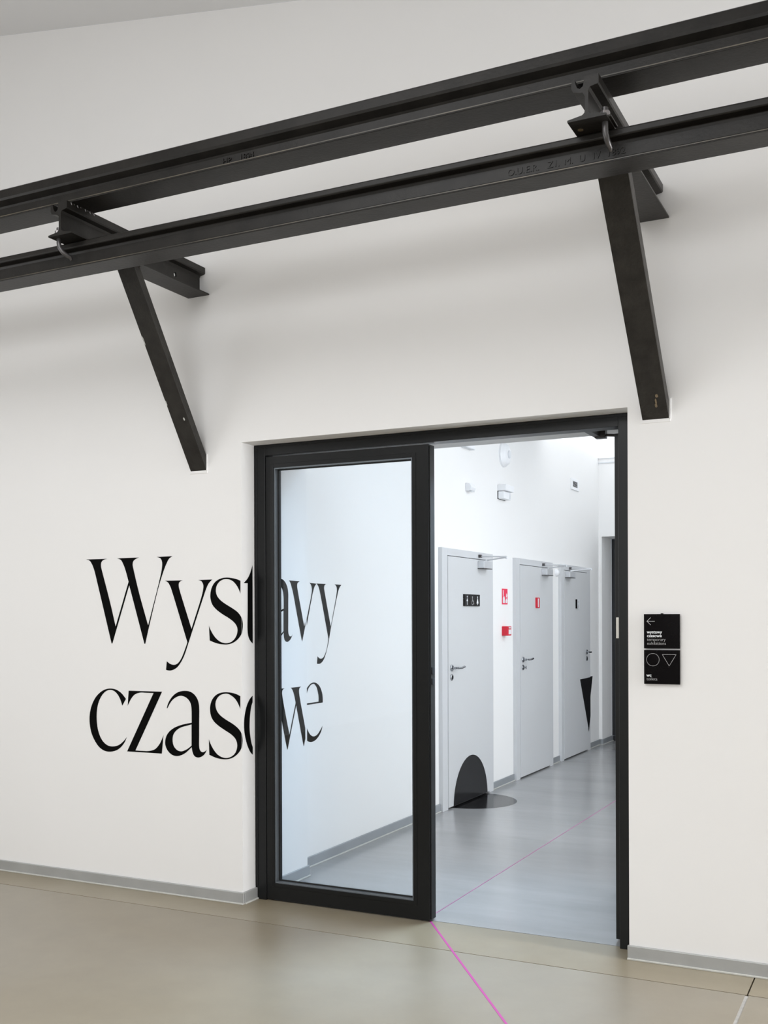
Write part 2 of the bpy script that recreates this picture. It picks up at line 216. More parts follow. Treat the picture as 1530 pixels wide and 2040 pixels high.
    ("y", "cor", ["55546,16949 56752,16952 56635,16911 56538,16862 56488,16786 56475,16694 56479,16644 56492,16593 56512,16538 56537,16473 56565,16394 56631,16196 56719,15939 56824,15638 56940,15308 57060,14967 57179,14630 57289,14314 57407,14625 57537,14959 57669,15299 57797,15630 57911,15933 58001,16192 58059,16389 58081,16478 58095,16548 58099,16608 58093,16668 58076,16735 58047,16797 57999,16851 57897,16906 57778,16953 58692,16935 58581,16871 58478,16800 58422,16744 58372,16682 58327,16616 58284,16548 58249,16487 58219,16428 58191,16365 58159,16292 58122,16205 58036,16007 57928,15751 57805,15457 57678,15148 57554,14843 57443,14563 57352,14329 57306,14206 57266,14092 57230,13985 57196,13885 57164,13788 57131,13694 57098,13601 57070,13526 57044,13455 57019,13387 56993,13319 56967,13253 56939,13186 56909,13119 56877,13049 56844,12979 56809,12908 56773,12838 56736,12770 56698,12704 56660,12641 56615,12570 56569,12502 56522,12436 56471,12375 56414,12317 56344,12259 56269,12205 56190,12157 56109,12119 55993,12082 55869,12063 55722,12067 55571,12082 55633,12542 55733,12473 55841,12415 55958,12380 56081,12366 56222,12389 56354,12440 56425,12486 56488,12543 56545,12607 56599,12673 56641,12727 56680,12783 56716,12841 56751,12902 56784,12965 56816,13030 56846,13101 56873,13176 56898,13254 56922,13334 56945,13414 56968,13494 56992,13573 56845,13989 56688,14435 56530,14886 56376,15320 56236,15714 56114,16047 56019,16294 55984,16382 55955,16452 55928,16512 55902,16566 55871,16621 55826,16697 55779,16766 55723,16828 55638,16891"]),
    ("c", "front", ["-38833,10436 -39098,10041 -39119,10099 -39138,10157 -39158,10215 -39181,10273 -39207,10331 -39234,10383 -39264,10436 -39296,10488 -39329,10540 -39365,10589 -39403,10634 -39457,10691 -39514,10744 -39575,10790 -39640,10829 -39705,10856 -39775,10878 -39847,10892 -39918,10898 -39988,10896 -40060,10886 -40130,10868 -40198,10844 -40258,10815 -40317,10780 -40374,10740 -40428,10696 -40480,10648 -40526,10600 -40571,10547 -40613,10490 -40652,10432 -40689,10372 -40723,10313 -40754,10252 -40781,10190 -40806,10128 -40828,10064 -40848,9999 -40866,9932 -40881,9867 -40894,9801 -40904,9733 -40913,9664 -40920,9595 -40925,9527 -40929,9460 -40931,9396 -40931,9333 -40930,9270 -40927,9207 -40923,9145 -40917,9083 -40911,9022 -40903,8963 -40895,8904 -40885,8846 -40875,8788 -40862,8731 -40848,8674 -40832,8618 -40811,8554 -40788,8491 -40762,8428 -40734,8366 -40704,8307 -40672,8250 -40634,8191 -40594,8134 -40551,8079 -40504,8028 -40452,7980 -40395,7935 -40334,7892 -40269,7853 -40202,7820 -40132,7793 -40064,7775 -39993,7763 -39921,7756 -39847,7753 -39773,7756 -39694,7764 -39613,7777 -39532,7795 -39452,7819 -39377,7848 -39312,7878 -39249,7914 -39188,7954 -39129,7997 -39073,8040 -39021,8082 -38968,8129 -38920,8178 -38875,8227 -38830,8276 -38784,8325 -38814,8265 -38842,8204 -38872,8143 -38904,8083 -38942,8024 -38981,7973 -39024,7922 -39069,7871 -39118,7822 -39168,7775 -39219,7732 -39278,7688 -39338,7647 -39402,7609 -39467,7575 -39536,7545 -39611,7519 -39690,7497 -39771,7479 -39853,7465 -39934,7455 -40014,7449 -40095,7447 -40176,7449 -40256,7457 -40334,7471 -40404,7490 -40473,7513 -40542,7542 -40609,7575 -40673,7612 -40735,7653 -40794,7698 -40850,7748 -40904,7802 -40956,7860 -41006,7920 -41053,7981 -41097,8042 -41140,8103 -41179,8166 -41217,8230 -41251,8296 -41283,8363 -41313,8431 -41339,8501 -41364,8577 -41386,8656 -41405,8737 -41421,8818 -41434,8900 -41444,8982 -41451,9062 -41454,9139 -41455,9217 -41453,9294 -41448,9371 -41440,9448 -41429,9524 -41416,9598 -41400,9669 -41382,9739 -41361,9808 -41337,9876 -41311,9944 -41282,10010 -41250,10076 -41217,10139 -41181,10201 -41142,10263 -41101,10324 -41058,10383 -41012,10439 -40965,10493 -40910,10548 -40852,10602 -40791,10653 -40728,10701 -40664,10745 -40600,10785 -40530,10824 -40458,10858 -40386,10889 -40312,10915 -40238,10936 -40167,10952 -40095,10964 -40022,10972 -39950,10977 -39878,10977 -39806,10975 -39733,10968 -39661,10958 -39590,10944 -39521,10925 -39447,10900 -39374,10869 -39302,10833 -39233,10793 -39166,10750 -39115,10711 -39066,10669 -39019,10624 -38972,10577 -38926,10529 -38880,10481"]),
    ("z", "front", ["-38647,10894 -36343,10902 -38183,7618 -38109,7618 -38035,7618 -37961,7618 -37887,7618 -37813,7619 -37738,7620 -37661,7621 -37584,7621 -37506,7621 -37429,7622 -37352,7627 -37277,7636 -37204,7647 -37130,7661 -37058,7677 -36987,7696 -36920,7720 -36857,7750 -36798,7785 -36742,7827 -36690,7874 -36641,7923 -36595,7973 -36552,8023 -36513,8074 -36478,8126 -36446,8180 -36416,8234 -36388,8286 -36362,8336 -36333,8392 -36307,8446 -36284,8499 -36259,8552 -36373,7542 -38768,7534 -36927,10810 -37008,10810 -37090,10810 -37172,10810 -37254,10811 -37335,10811 -37416,10810 -37495,10811 -37574,10813 -37653,10815 -37730,10815 -37806,10812 -37878,10803 -37954,10788 -38028,10769 -38099,10745 -38166,10718 -38227,10685 -38282,10648 -38332,10605 -38378,10559 -38421,10511 -38462,10463 -38507,10405 -38547,10344 -38584,10284 -38619,10227 -38654,10168 -38686,10111 -38718,10054"]),
    ("a", "front", ["-36036,10026 -36015,10085 -35994,10144 -35973,10203 -35949,10261 -35920,10319 -35890,10370 -35857,10421 -35821,10471 -35783,10521 -35743,10569 -35701,10614 -35650,10665 -35595,10714 -35538,10760 -35479,10802 -35420,10839 -35352,10874 -35283,10904 -35212,10929 -35140,10950 -35066,10967 -34990,10980 -34914,10989 -34836,10993 -34771,10994 -34704,10993 -34637,10989 -34572,10981 -34510,10968 -34436,10946 -34365,10918 -34298,10883 -34235,10844 -34184,10804 -34135,10759 -34089,10710 -34048,10659 -34012,10606 -33981,10550 -33955,10491 -33934,10429 -33916,10367 -33901,10305 -33891,10247 -33885,10188 -33881,10129 -33880,10068 -33878,10002 -33877,9937 -33877,9870 -33878,9800 -33880,9727 -33882,9652 -33884,9574 -33885,9494 -33886,9387 -33887,9272 -33888,9153 -33889,9032 -33890,8911 -33890,8793 -33891,8682 -33892,8587 -33894,8490 -33897,8394 -33898,8302 -33899,8216 -33898,8138 -33894,8073 -33887,8010 -33878,7959 -33862,7912 -33826,7846 -33776,7795 -33717,7772 -33652,7767 -33583,7786 -33516,7819 -33453,7865 -33392,7917 -33425,7858 -33456,7798 -33489,7740 -33529,7687 -33572,7643 -33620,7602 -33672,7565 -33727,7534 -33786,7508 -33849,7486 -33914,7471 -33976,7465 -34055,7472 -34133,7494 -34200,7528 -34241,7567 -34273,7615 -34300,7669 -34324,7725 -34341,7775 -34354,7829 -34364,7885 -34374,7941 -34385,7996 -34431,7956 -34477,7915 -34524,7875 -34574,7833 -34621,7796 -34670,7756 -34720,7717 -34773,7680 -34826,7646 -34893,7609 -34962,7574 -35033,7544 -35104,7518 -35173,7497 -35242,7479 -35313,7467 -35384,7462 -35460,7464 -35539,7474 -35616,7491 -35689,7516 -35751,7546 -35812,7583 -35869,7625 -35922,7671 -35970,7717 -36010,7765 -36046,7817 -36077,7871 -36102,7925 -36123,7978 -36138,8034 -36147,8089 -36150,8145 -36147,8204 -36141,8260 -36130,8320 -36115,8380 -36094,8439 -36069,8497 -36038,8553 -36001,8609 -35959,8663 -35913,8715 -35863,8764 -35815,8805 -35764,8845 -35709,8882 -35652,8918 -35592,8953 -35530,8985 -35466,9015 -35399,9043 -35328,9070 -35256,9095 -35184,9118 -35114,9140 -35046,9160 -34968,9182 -34890,9201 -34814,9218 -34740,9233 -34668,9248 -34593,9263 -34521,9276 -34450,9288 -34379,9301 -34379,9401 -34379,9506 -34378,9611 -34378,9715 -34379,9813 -34380,9904 -34384,9983 -34388,10054 -34393,10115 -34400,10171 -34413,10227 -34428,10280 -34447,10331 -34470,10380 -34500,10428 -34539,10477 -34585,10524 -34635,10568 -34687,10605 -34751,10641 -34819,10669 -34888,10691 -34954,10707 -35022,10718 -35090,10720 -35165,10711 -35241,10693 -35319,10667 -35375,10644 -35434,10616 -35492,10585 -35548,10551 -35599,10515 -35657,10467 -35709,10415 -35758,10360 -35805,10302 -35844,10249 -35880,10192 -35915,10134 -35950,10075 -35985,10017", "-34387,9209 -34392,8078 -34450,8035 -34507,7992 -34565,7951 -34624,7912 -34679,7880 -34736,7850 -34793,7822 -34851,7798 -34925,7770 -35001,7746 -35078,7735 -35142,7736 -35207,7744 -35271,7759 -35331,7783 -35384,7812 -35434,7849 -35482,7891 -35524,7938 -35559,7986 -35589,8041 -35613,8101 -35630,8164 -35641,8228 -35647,8291 -35648,8353 -35644,8417 -35634,8481 -35618,8543 -35595,8602 -35567,8653 -35533,8703 -35494,8750 -35450,8795 -35403,8837 -35350,8878 -35291,8916 -35229,8952 -35164,8985 -35098,9014 -35025,9041 -34949,9064 -34872,9085 -34794,9104 -34719,9123 -34651,9141 -34585,9158 -34519,9175 -34453,9192"]),
    ("s", "front", ["-31259,10815 -31262,10148 -31286,10199 -31310,10250 -31335,10301 -31360,10351 -31388,10401 -31419,10451 -31450,10501 -31484,10550 -31520,10597 -31560,10641 -31604,10682 -31652,10720 -31702,10756 -31754,10789 -31807,10819 -31867,10850 -31928,10878 -31991,10900 -32055,10915 -32116,10921 -32178,10920 -32241,10914 -32304,10903 -32375,10885 -32447,10862 -32517,10832 -32580,10795 -32637,10750 -32688,10697 -32733,10640 -32769,10582 -32796,10526 -32815,10468 -32827,10409 -32833,10351 -32833,10294 -32826,10236 -32814,10179 -32797,10124 -32776,10071 -32751,10019 -32720,9969 -32684,9921 -32647,9879 -32606,9838 -32560,9798 -32511,9759 -32459,9722 -32407,9688 -32351,9655 -32293,9623 -32233,9591 -32171,9560 -32110,9529 -32055,9501 -31997,9475 -31939,9448 -31880,9422 -31823,9395 -31767,9368 -31714,9339 -31660,9309 -31607,9278 -31557,9247 -31508,9215 -31462,9181 -31418,9147 -31372,9106 -31329,9065 -31289,9022 -31253,8977 -31223,8930 -31208,8899 -31212,8094 -31214,8089 -31240,8040 -31271,7991 -31305,7944 -31343,7897 -31383,7853 -31424,7811 -31473,7765 -31526,7722 -31581,7682 -31638,7644 -31697,7611 -31753,7583 -31812,7558 -31872,7536 -31933,7517 -31995,7501 -32057,7488 -32120,7478 -32184,7472 -32250,7468 -32319,7466 -32380,7466 -32443,7469 -32507,7473 -32573,7479 -32640,7487 -32705,7497 -32770,7509 -32837,7523 -32904,7541 -32971,7562 -33037,7583 -33104,7606 -33170,7628 -33237,7649 -33266,8471 -33243,8421 -33220,8372 -33197,8322 -33173,8273 -33148,8224 -33121,8176 -33091,8127 -33059,8079 -33026,8030 -32992,7983 -32956,7938 -32920,7895 -32878,7849 -32835,7805 -32791,7763 -32744,7724 -32694,7689 -32643,7659 -32589,7631 -32533,7607 -32476,7586 -32418,7570 -32351,7555 -32282,7545 -32213,7541 -32144,7544 -32074,7554 -32004,7571 -31936,7594 -31870,7622 -31816,7650 -31762,7682 -31710,7718 -31663,7758 -31622,7800 -31584,7850 -31551,7904 -31524,7961 -31502,8019 -31485,8075 -31471,8137 -31464,8200 -31464,8261 -31471,8322 -31481,8372 -31496,8422 -31515,8471 -31540,8519 -31569,8564 -31607,8611 -31652,8655 -31703,8697 -31758,8738 -31815,8779 -31866,8810 -31920,8841 -31977,8871 -32036,8900 -32095,8929 -32154,8958 -32212,8987 -32270,9017 -32328,9046 -32387,9075 -32445,9105 -32502,9135 -32558,9165 -32612,9197 -32671,9234 -32730,9271 -32787,9309 -32842,9349 -32893,9390 -32938,9433 -32983,9482 -33023,9533 -33058,9586 -33088,9641 -33114,9696 -33135,9752 -33151,9809 -33162,9868 -33170,9927 -33176,9985 -33180,10044 -33180,10102 -33178,10161 -33172,10220 -33162,10277 -33149,10334 -33132,10390 -33112,10445 -33088,10499 -33060,10552 -33027,10602 -32990,10652 -32950,10700 -32905,10746 -32857,10787 -32803,10825 -32745,10859 -32683,10891 -32619,10918 -32554,10941 -32487,10960 -32418,10974 -32348,10984 -32276,10992 -32204,10997 -32138,10999 -32072,11000 -32004,10997 -31937,10993 -31870,10987 -31806,10980 -31733,10968 -31660,10954 -31589,10938 -31522,10920 -31460,10902 -31388,10874 -31323,10845"]),
    ("s", "reveal", ["45914,8911 45930,8886 45958,8826 45979,8764 45995,8704 46007,8645 46017,8582 46020,8521 46017,8461 46009,8399 45999,8340 45986,8279 45967,8218 45941,8158 45909,8108"]),
    ("o", "reveal", ["46971,10788 46904,10749 46837,10710 46771,10670 46709,10624 46661,10582 46614,10537 46569,10489 46527,10438 46486,10386 46449,10333 46416,10280 46385,10225 46357,10169 46330,10111 46306,10052 46284,9994 46263,9936 46244,9879 46227,9822 46212,9764 46198,9706 46187,9649 46177,9591 46169,9533 46163,9474 46160,9414 46158,9354 46158,9295 46160,9235 46162,9178 46166,9122 46173,9057 46181,8995 46191,8933 46204,8872 46219,8808 46235,8749 46253,8689 46273,8628 46295,8567 46319,8506 46345,8445 46373,8382 46404,8319 46437,8255 46471,8192 46507,8130 46545,8072 46585,8012 46628,7954 46672,7898 46718,7846 46765,7798 46831,7744 46900,7696 46969,7649 46972,8054 46944,8106 46915,8156 46887,8208 46861,8264 46840,8319 46820,8377 46801,8438 46784,8501 46767,8565 46752,8629 46738,8690 46725,8752 46713,8814 46702,8878 46693,8942 46686,9007 46681,9072 46678,9144 46677,9218 46679,9294 46683,9369 46688,9444 46695,9517 46702,9588 46710,9650 46719,9710 46730,9770 46741,9829 46753,9887 46766,9942 46779,9996 46796,10058 46814,10118 46832,10176 46852,10230 46874,10279 46904,10333 46936,10380 46968,10428"]),
    ("w", "inner", ["49643,10976 50176,10964 50077,10941 49990,10910 49935,10849 49907,10774 49901,10719 49909,10660 49927,10576 49977,10386 50060,10118 50167,9794 50289,9433 50417,9057 50544,8686 50658,8343 51348,10077 51324,10143 51301,10212 51277,10281 51253,10349 51229,10415 51205,10477 51181,10534 51150,10599 51120,10658 51089,10713 51055,10764 50996,10835 50928,10894 50857,10929 50781,10959 51959,10952 51865,10922 51785,10885 51739,10820 51719,10743 51715,10686 51722,10625 51739,10540 51785,10364 51860,10122 51956,9831 52065,9509 52180,9175 52292,8845 52395,8538 52404,7915 52354,7830 52242,7514 52198,7531 51399,9917 50464,7527 50415,7533 49676,9747 49635,9793 49278,10794 49279,10984"]),
    ("e", "cor", ["56264,9682 56263,9745 56265,9807 56266,9869 56266,9932 56261,9994 56252,10056 56234,10131 56211,10207 56183,10282 56149,10356 56109,10427 56067,10492 56020,10557 55968,10619 55911,10678 55847,10732 55746,10800 55633,10859 55515,10907 55408,10939 55297,10963 55185,10974 55059,10970 54930,10953 54810,10925 54722,10894 54640,10855 54561,10812 54485,10768 54406,10722 54329,10674 54257,10622 54190,10564 54145,10516 54104,10465 54064,10411 54028,10354 53994,10295 53962,10234 53932,10173 53902,10100 53875,10024 53852,9946 53831,9867 53813,9786 53797,9705 53784,9625 53772,9544 53763,9462 53756,9381 53751,9298 53749,9215 53750,9131 53753,9046 53759,8954 53767,8859 53779,8763 53793,8666 53810,8570 53830,8476 53852,8385 53875,8304 53901,8220 53930,8137 53960,8056 53991,7980 54022,7912 54053,7852 54103,7764 54170,7688 54251,7623 54351,7558 54462,7504 54578,7464 54703,7434 54832,7417 54948,7414 55069,7422 55188,7438 55301,7461 55395,7488 55485,7523 55571,7563 55653,7608 55730,7654 55796,7698 55858,7746 55917,7796 55972,7848 56022,7901 56068,7955 56112,8019 56148,8085 56178,8153 56207,8220 56239,8287 56179,8234 56120,8180 56061,8125 56002,8072 55940,8022 55876,7974 55804,7925 55731,7876 55655,7830 55576,7792 55493,7762 55371,7734 55242,7720 55115,7725 54985,7758 54857,7811 54743,7875 54660,7938 54588,8010 54525,8086 54467,8161 54423,8220 54384,8280 54348,8340 54315,8400 54285,8461 54258,8522 54234,8583 54214,8645 54195,8708 54178,8775 54164,8835 54150,8898 54139,8963 54128,9028 54120,9095 54113,9160 54108,9225 54106,9290 54106,9354 54109,9418 54113,9482 54117,9547 54121,9611 54125,9675", "54144,9772 55745,9776 55747,9840 55751,9903 55754,9966 55753,10029 55747,10092 55732,10166 55711,10238 55685,10311 55654,10385 55625,10451 55594,10519 55558,10586 55516,10650 55466,10707 55383,10781 55287,10846 55184,10886 55043,10888 54903,10860 54801,10822 54706,10770 54623,10712 54567,10662 54519,10607 54477,10549 54437,10489 54397,10425 54361,10358 54328,10289 54298,10217 54276,10156 54255,10089 54236,10021 54218,9955 54201,9897 54185,9851"]),
]
# ------------------------------------------------------------------ the setting: hall
WY0, WY1 = 4.6, 5.26                 # faces of the thick wall
OX0, OX1, OZ = -3.115, -1.10, 2.403  # the opening
def ceil_z(x): return 4.938 - .159 * (x + 4.815)
bm = new_bm()
add_prism(bm, [(-7, 0), (OX0, 0), (OX0, OZ), (OX1, OZ), (OX1, 0), (3.6, 0), (3.6, ceil_z(3.6)), (-7, ceil_z(-7))], 'y', WY0, WY1)
tag(obj('wall_front', bm, M['wall']), 'thick white plaster wall pierced by the black framed glazed doorway', 'wall', kind='structure')
tag(box('wall_back', -7, 3.6, -6.3, -6, 0, 5.6, M['hall']), 'white wall at the far end of the hall behind the viewer', 'wall', kind='structure')
tag(box('wall_left', -7.3, -7, -6.3, 4.6, 0, 5.6, M['hall']), 'white side wall closing the hall on the left', 'wall', kind='structure')
tag(box('wall_right', 3.6, 3.9, -6.3, 4.6, 0, 5.6, M['hall']), 'white side wall closing the hall on the right', 'wall', kind='structure')
bm = new_bm()
add_prism(bm, [(-7, ceil_z(-7)), (3.6, ceil_z(3.6)), (3.6, ceil_z(3.6) + .25), (-7, ceil_z(-7) + .25)], 'y', -6, WY0 - .0005)
tag(obj('ceiling', bm, M['ceil']), 'sloping grey ceiling above the white wall, seen at the top left', 'ceiling', kind='structure')

# floor: base with separately cast slabs, open joints between them
fl = tag(box('floor', -7, 3.6, -6, 12.6, -.2, -.012, M['base_slab']), 'polished concrete floor running from the hall into the corridor', 'floor', kind='structure')
J = .003
def slab(x0, x1, y0, y1, m, top=0.0):
    return box('slab', x0, x1, y0, y1, -.012, top, m, fl)
slab(-7, -.586, -6, 4.360 - J, M['floor']); slab(-.572, 3.6, -6, 4.360 - J, M['floor'])
bmf = new_bm(); add_prism(bmf, [(-7, 4.360 + J), (-.5785 - J, 4.360 + J), (-.5785 - J, WY0), (OX1, WY0), (OX1, 4.752 - J), (OX0, 4.752 - J), (OX0, WY0), (-7, WY0)], 'z', -.012, 0)
obj('slab', bmf, M['floor_edge'], fl); slab(-.5785 + J, 3.6, 4.360 + J, WY0, M['floor_edge'])
bmf = new_bm(); add_prism(bmf, [(OX0, 4.752 + J), (OX1, 4.752 + J), (OX1, WY1), (1.0, WY1), (1.0, 12.6), (-3.3, 12.6), (-3.3, WY1), (OX0, WY1)], 'z', -.012, 0)
obj('slab', bmf, M['floor_cor'], fl)
box('joint_filler', -.586, -.572, -6, 4.355, -.012, -.0015, M['filler'], fl)

# ------------------------------------------------------------------ corridor shell
CX = -3.22; CEIL = 3.32; EY = 12.05
bm = new_bm(); add_prism(bm, [(WY1, 0), (EY, 0), (EY, 3.7), (WY1, 3.7)], 'x', CX - .25, CX)
tag(obj('wall_corridor_left', bm, M['wall_cor']), 'white corridor wall with three light grey doors', 'wall', kind='structure')
tag(box('wall_corridor_right', 1.0, 1.2, WY1, 12.6, 0, 3.7, M['wall_cor']), 'white corridor wall opposite the grey doors', 'wall', kind='structure')
bm = new_bm(); add_prism(bm, [(CX - .25, 0), (-3.185, 0), (-3.185, 2.40), (-1.7, 2.40), (-1.7, 0), (1.0, 0), (1.0, 3.7), (CX - .25, 3.7)], 'y', EY, EY + .45)
tag(obj('wall_corridor_end', bm, M['wall_cor']), 'white end wall of the corridor around a dark doorway', 'wall', kind='structure')
tag(box('ceiling_corridor', CX, 1.0, WY1, EY, CEIL, CEIL + .2, M['white']), 'bright white flat ceiling over the corridor', 'ceiling', kind='structure')
sk = thing('ceiling_glow_1', (-2.2, 11.0, CEIL), 'added glowing panel that brightens the white ceiling at the corridor end', 'glow_panel', kind='structure')  # added emissive panel, stands in for light on the plain white ceiling
box('glowing_panel', CX + .004, -1.4, 9.9, EY - .02, CEIL - .012, CEIL, M['glow_panel'], sk)
for yy in (9.88, EY - .02): box('glow_panel_frame', CX + .004, -1.4, yy, yy + .02, CEIL - .02, CEIL, M['white'], sk)
tag(box('trim_1', CX, 1.0, EY - .012, EY, 3.245, 3.257, M['offwhite']), 'thin pale moulding line across the corridor end wall', 'trim', kind='structure')
d9 = thing('door_5', (-2.44, 12.46, 0), 'black door closing the dark doorway at the corridor end', 'door', kind='structure')
bm = new_bm(); add_box(bm, -3.185, -1.7, EY + .45, EY + .5, 0.06, 2.40, .004); obj('door_leaf', bm, M['curtain'], d9)
box('door_rail', -3.185, -1.7, EY + .44, EY + .5, 0.0, .055, M['curtain'], d9, .003)
for x in (-3.06, -2.6, -2.15): box('panel_rib', x, x + .02, EY + .44, EY + .45, .06, 2.39, M['curtain'], d9)

def skirting(name, pts, h, m, label, t=.013):
    """pts: list of (x0,y0,x1,y1, nx,ny) straight runs; flat strip with a rounded top and a caulk bead"""
    root = None
    for i, (x0, y0, x1, y1, nx, ny) in enumerate(pts):
        bm = new_bm(); bk = new_bm()
        a = (min(x0, x1), max(x0, x1)); b = (min(y0, y1), max(y0, y1))
        def rng(lo, hi, n, t0): return (lo + min(0, n * t0), hi + max(0, n * t0))
        xa, xb = rng(*a, nx, t); ya, yb = rng(*b, ny, t)
        add_box(bm, xa, xb, ya, yb, 0.006, h, .003)
        xa, xb = rng(*a, nx, t + .007); ya, yb = rng(*b, ny, t + .007)
        add_box(bk, xa, xb, ya, yb, 0, .008, .002)
        if root is None:
            root = tag(obj(name, bm, m), label, 'baseboard', kind='structure'); obj('caulk_bead', bk, M['caulk'], root)
        else:
            obj('skirting_strip', bm, m, root); obj('caulk_bead', bk, M['caulk'], root)
    return root
skirting('baseboard_left', [(-7, WY0, OX0 + .013, WY0, 0, -1), (OX0, WY0, OX0, 4.722, 1, 0)], .061, M['base'], 'grey skirting strip along the wall left of the glazed doorway')
skirting('baseboard_right', [(OX1 - .006, WY0, 3.6, WY0, 0, -1)], .061, M['base'], 'grey skirting strip along the wall right of the doorway')
DOORS = [(7.405, 8.50), (9.09, 10.19), (10.475, 11.56)]
runs = [(OX0, 4.80, OX0, WY1 + .006, 1, 0), (CX, WY1, CX, DOORS[0][0], 1, 0), (CX, DOORS[0][1], CX, DOORS[1][0], 1, 0), (CX, DOORS[1][1], CX, DOORS[2][0], 1, 0),
        (CX, DOORS[2][1], CX, EY, 1, 0), (-3.205, EY, -3.172, EY, 0, -1), (-3.185, EY, -3.185, EY + .44, 1, 0)]
skirting('baseboard_corridor', runs, .062, M['base_cor'], 'grey skirting strip along the corridor wall between the grey doors')

# ------------------------------------------------------------------ door_1: black glazed double door in the opening
d1 = thing('door_1', (-2.1, 4.76, 0), 'black aluminium glazed double door, left leaf shut, right leaf open', 'door', kind='structure')
FY0, FY1 = 4.72, 4.80
bm = new_bm()
add_box(bm, OX0, -3.047, FY0, FY1, 0, OZ, .0015); add_box(bm, -1.171, OX1, FY0, FY1, 0, OZ, .0015); add_box(bm, -3.047, -1.171, FY0, FY1, 2.345, OZ, .0015)
fr1 = obj('door_frame', bm, M['alu'], d1)
bm = new_bm(); add_box(bm, -3.113, -3.098, FY0 - .003, FY0, .07, OZ - .003); add_box(bm, -3.098, OX1 - .002, FY0 - .003, FY0, OZ - .016, OZ - .002)
obj('cover_strip', bm, M['alu'], fr1, bev=.001)
def leaf_ring(bm, u0, u1, z0, z1, lu0, lu1, lz0, lz1, a, b, along='x', bev=.002):
    """four rails: outer rectangle u0..u1,z0..z1, opening lu0..lu1,lz0..lz1; a..b is the thickness"""
    rects = [(u0, lu0, z0, z1), (lu1, u1, z0, z1), (lu0, lu1, z0, lz0), (lu0, lu1, lz1, z1)]
    for (p, q, s, t) in rects:
        if along == 'x': add_box(bm, p, q, a, b, s, t, 0)
        else: add_box(bm, a, b, p, q, s, t, 0)
LY = 4.724
bm = new_bm(); leaf_ring(bm, -3.044, -2.106, .006, 2.337, -2.997, -2.193, .094, 2.279, LY, LY + .074)
lf = obj('door_leaf', bm, M['alu'], d1); lf['label'] = 'shut left leaf with one tall clear pane'
bm = new_bm(); leaf_ring(bm, -3.016, -2.173, .074, 2.299, -2.997, -2.193, .094, 2.279, LY - .0025, LY); obj('glazing_bead', bm, M['alu'], lf, bev=.0008)
bm = new_bm(); leaf_ring(bm, -2.9975, -2.1925, .0935, 2.2795, -2.990, -2.200, .101, 2.272, LY + .004, LY + .030); obj('glazing_spacer', bm, M['bead'], lf)
bm = new_bm(); leaf_ring(bm, -2.9975, -2.1925, .0935, 2.2795, -2.983, -2.206, .108, 2.266, LY + .030, LY + .036); obj('gasket', bm, M['gasket'], lf)
box('glass_pane', -2.992, -2.198, LY + .040, LY + .046, .099, 2.274, M['glass'], lf)
bm = new_bm(); add_box(bm, -2.106, -2.101, LY + .012, LY + .06, .01, 2.33); obj('edge_seal', bm, M['gasket'], lf)
bm = new_bm(); add_box(bm, -2.102, -2.096, LY + .02, LY + .05, 1.16, 1.19, .001); add_box(bm, -2.102, -2.096, LY + .02, LY + .05, 1.21, 1.245, .001); obj('lock_keep', bm, M['dark'], lf)
# open right leaf: swung back into the corridor
bm = new_bm(); leaf_ring(bm, 4.815, 5.745, .012, 2.330, 4.90, 5.66, .10, 2.26, -1.212, -1.142, along='y')
lr = obj('door_leaf', bm, M['alu'], d1, bev=.0015); lr['label'] = 'open right leaf standing edge-on in the corridor'
box('glass_pane', -1.182, -1.174, 4.895, 5.665, .097, 2.263, M['glass'], lr)
box('lock_plate', -1.2065, -1.1925, 4.811, 4.816, 1.391, 1.487, M['keep'], lr, .002)
bm = new_bm(); add_box(bm, -1.36, -1.327, 4.80, 5.02, 2.352, 2.385, .002); add_box(bm, -1.352, -1.30, 4.99, 5.03, 2.345, 2.395, .002)
cl = obj('door_closer', bm, M['bolt'], d1)
bm = new_bm(); add_tube(bm, [(-1.325, 5.01, 2.362), (-1.16, 5.06, 2.352)], .007, 8); obj('closer_arm', bm, M['bolt'], cl)
bm = new_bm(); add_box(bm, OX1 - .075, OX1 - .005, 4.80, 4.84, 0.0, .004); obj('floor_guide', bm, M['white'], d1)

# ------------------------------------------------------------------ lettering: black film on wall, reveal and corridor wall
LT = thing('wall_lettering', (-3.7, 4.6, 1.3), 'large black serif words Wystawy czasowe running from white wall round the doorway corner', 'lettering')
for (ch, plane, loops) in LETTERS:
    L2 = [[(int(p.split(',')[0]) / 1e4, int(p.split(',')[1]) / 1e4) for p in l.split()] for l in loops]
    flatp = [p for l in L2 for p in l]
    tris = tessellate_polygon([[Vector((p[0], p[1], 0)) for p in l] for l in L2])
    def P(p):
        if plane == 'front': return (p[0], WY0 - .0006, p[1])
        if plane in ('reveal', 'inner'): return (OX0 + .0006, p[0], p[1])
        return (CX + .0006, p[0], p[1])
    flat('letter', [[P(flatp[i]) for i in t] for t in tris], M['vinyl'], LT)

# ------------------------------------------------------------------ old crane rails on wall brackets
def rail(name, prof, zc, yc, x0, x1, label):
    pts = [(yc + u, zc + v) for u, v in prof] + [(yc - u, zc + v) for u, v in reversed(prof) if u > 0]
    bm = new_bm(); add_prism(bm, pts, 'x', x0, x1)
    return tag(obj(name, bm, M['steel'], bev=.0022), label, 'rail')
UP = [(0, .155), (.030, .155), (.040, .148), (.041, .111), (.037, .101), (.012, .084), (.007, .076), (.007, .032), (.012, .022), (.030, .016), (.074, .011), (.075, .0), (0, 0)]
LO = [(0, .1225), (.038, .1225), (.044, .117), (.044, .098), (.040, .094), (.012, .089), (.008, .078), (.008, .034), (.014, .021), (.030, .014), (.061, .009), (.0625, 0), (0, 0)]
ru = rail('crane_rail', UP, 3.3455, 3.673, -6.9, 3.55, 'upper dark steel crane rail lying on top of the bracket arms')
